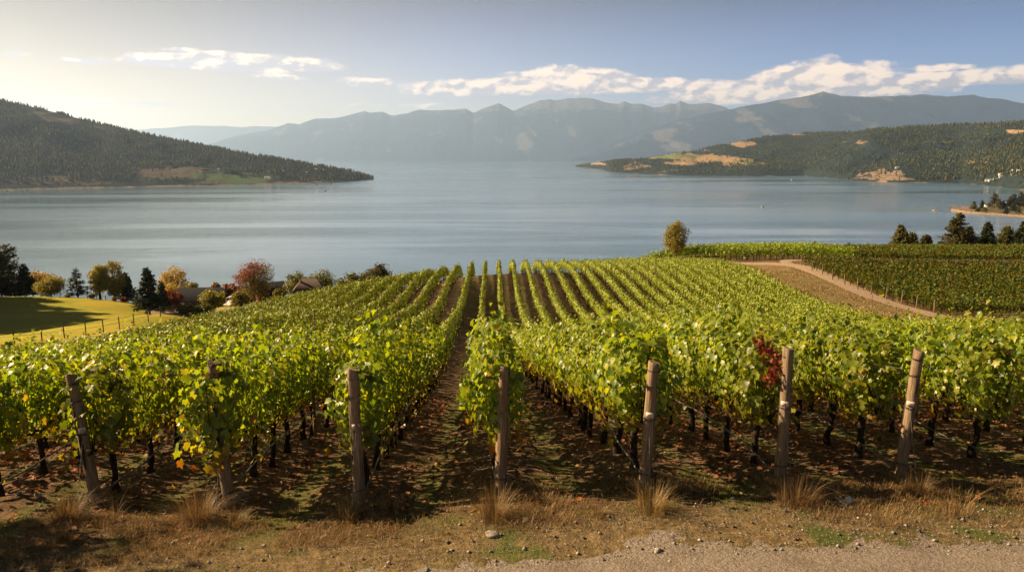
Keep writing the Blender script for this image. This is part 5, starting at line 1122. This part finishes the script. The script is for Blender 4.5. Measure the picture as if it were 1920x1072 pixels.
b.add(V.reshape(-1, 3), (np.array([(0, 1, 4), (1, 2, 4), (2, 3, 4), (3, 0, 4), (1, 0, 5), (2, 1, 5), (3, 2, 5), (0, 3, 5)])[None] + (np.arange(n_) * 6)[:, None, None]).reshape(-1, 3)); tag(b.obj('soil_clods', M_pebble), 'small stones and clods on the vineyard soil', kind='stuff')
# dry grass tufts, one by one
def tuft(px_, py_, h, w, n, label, m=M_straw, heads=9, arch=1.5):
    h *= 1.3; w *= 1.5; x, y, z = gnd(px_, py_); rng = np.random.default_rng(int(px_)); e = empty('grass_tuft', (x, y, z), 0, label, 'grass tuft', 'dry grass tufts at the feet of the posts')
    def bl(n, h0, h1, wd, mt, nm):
        a = rng.random(n) * 6.283; r0 = rng.random(n) ** .6 * w * .4; h_ = rng.uniform(h0, h1, n); ln = np.abs(rng.normal(0, .5, n)) * arch; b = MB()
        t = np.linspace(0, 1, 5)[None]; ex = (r0[:, None] + h_[:, None] * ln[:, None] * t ** 1.7); zz = h_[:, None] * (t - .35 * ln[:, None] * t ** 2.5)
        c = np.stack([ex * np.cos(a)[:, None], ex * np.sin(a)[:, None], zz - .01], 2); sd_ = np.stack([-np.sin(a), np.cos(a), 0 * a], 1)[:, None] * (wd * (1 - t ** 2 * .9))[..., None]
        V = np.stack([c - sd_, c + sd_], 2).reshape(-1, 3); f = np.array([(2 * k, 2 * k + 1, 2 * k + 3, 2 * k + 2) for k in range(4)])[None] + (np.arange(n) * 10)[:, None, None]
        b.add(V, f.reshape(-1, 4)); b.obj(nm, mt, e); return c
    bl(n, h * .2, h, .0019, m, 'blades')
    c = bl(heads, h * .9, h * 1.35, .0026, M_straw, 'stalks')
for a in [(128, 978, .42, .34, 620, 'large golden grass tuft left of the leftmost post'), (215, 975, .30, .12, 60, 'thin green-stemmed grass plant right of the leftmost post'), (372, 982, .50, .36, 700, 'tall arching dry grass tuft before the second post'), (652, 975, .34, .26, 360, 'sparse dry tuft at the foot of the third post'), (925, 972, .40, .34, 560, 'pale dry grass tuft at the foot of the central post'),
          (1222, 958, .34, .36, 520, 'flattened straw tuft at the foot of the fifth post'), (1490, 945, .38, .42, 620, 'wide dry tuft before the sixth post'), (1726, 930, .30, .34, 360, 'thin dry tuft right of the rightmost post'), (1650, 985, .34, .30, 110, 'scattered upright stalks on the right verge'), (1790, 965, .42, .4, 110, 'sparse tall dry stalks near the right edge'), (1120, 965, .14, .2, 140, 'short straw tuft on the track verge'), (440, 985, .2, .3, 260, 'low dry tuft beside the arching grass tuft')]:
    tuft(*a)
# ------------------------------------------------------------------ air
b = MB(); S = 49500; b.add([(x, y, z) for x in (-S, S) for y in (-S, S) for z in (-7.5, 2950)], [(0, 1, 3, 2), (4, 6, 7, 5), (0, 4, 5, 1), (2, 3, 7, 6), (0, 2, 6, 4), (1, 5, 7, 3)])
m, nt = mat('haze'); pv = nd(nt, 'ShaderNodeVolumePrincipled'); pv.inputs['Color'].default_value = (.46, .66, 1.0, 1); pv.inputs['Density'].default_value = 2.9e-5; pv.inputs['Anisotropy'].default_value = .42
o = nt.nodes.new('ShaderNodeOutputMaterial'); nt.links.new(pv.outputs[0], o.inputs['Volume'])
tag(b.obj('haze', m), 'pale haze filling the air over the lake', kind='stuff')
for o in bpy.data.objects:
    if o.type == 'MESH' and not len(o.data.vertices): print('EMPTY', o.name)
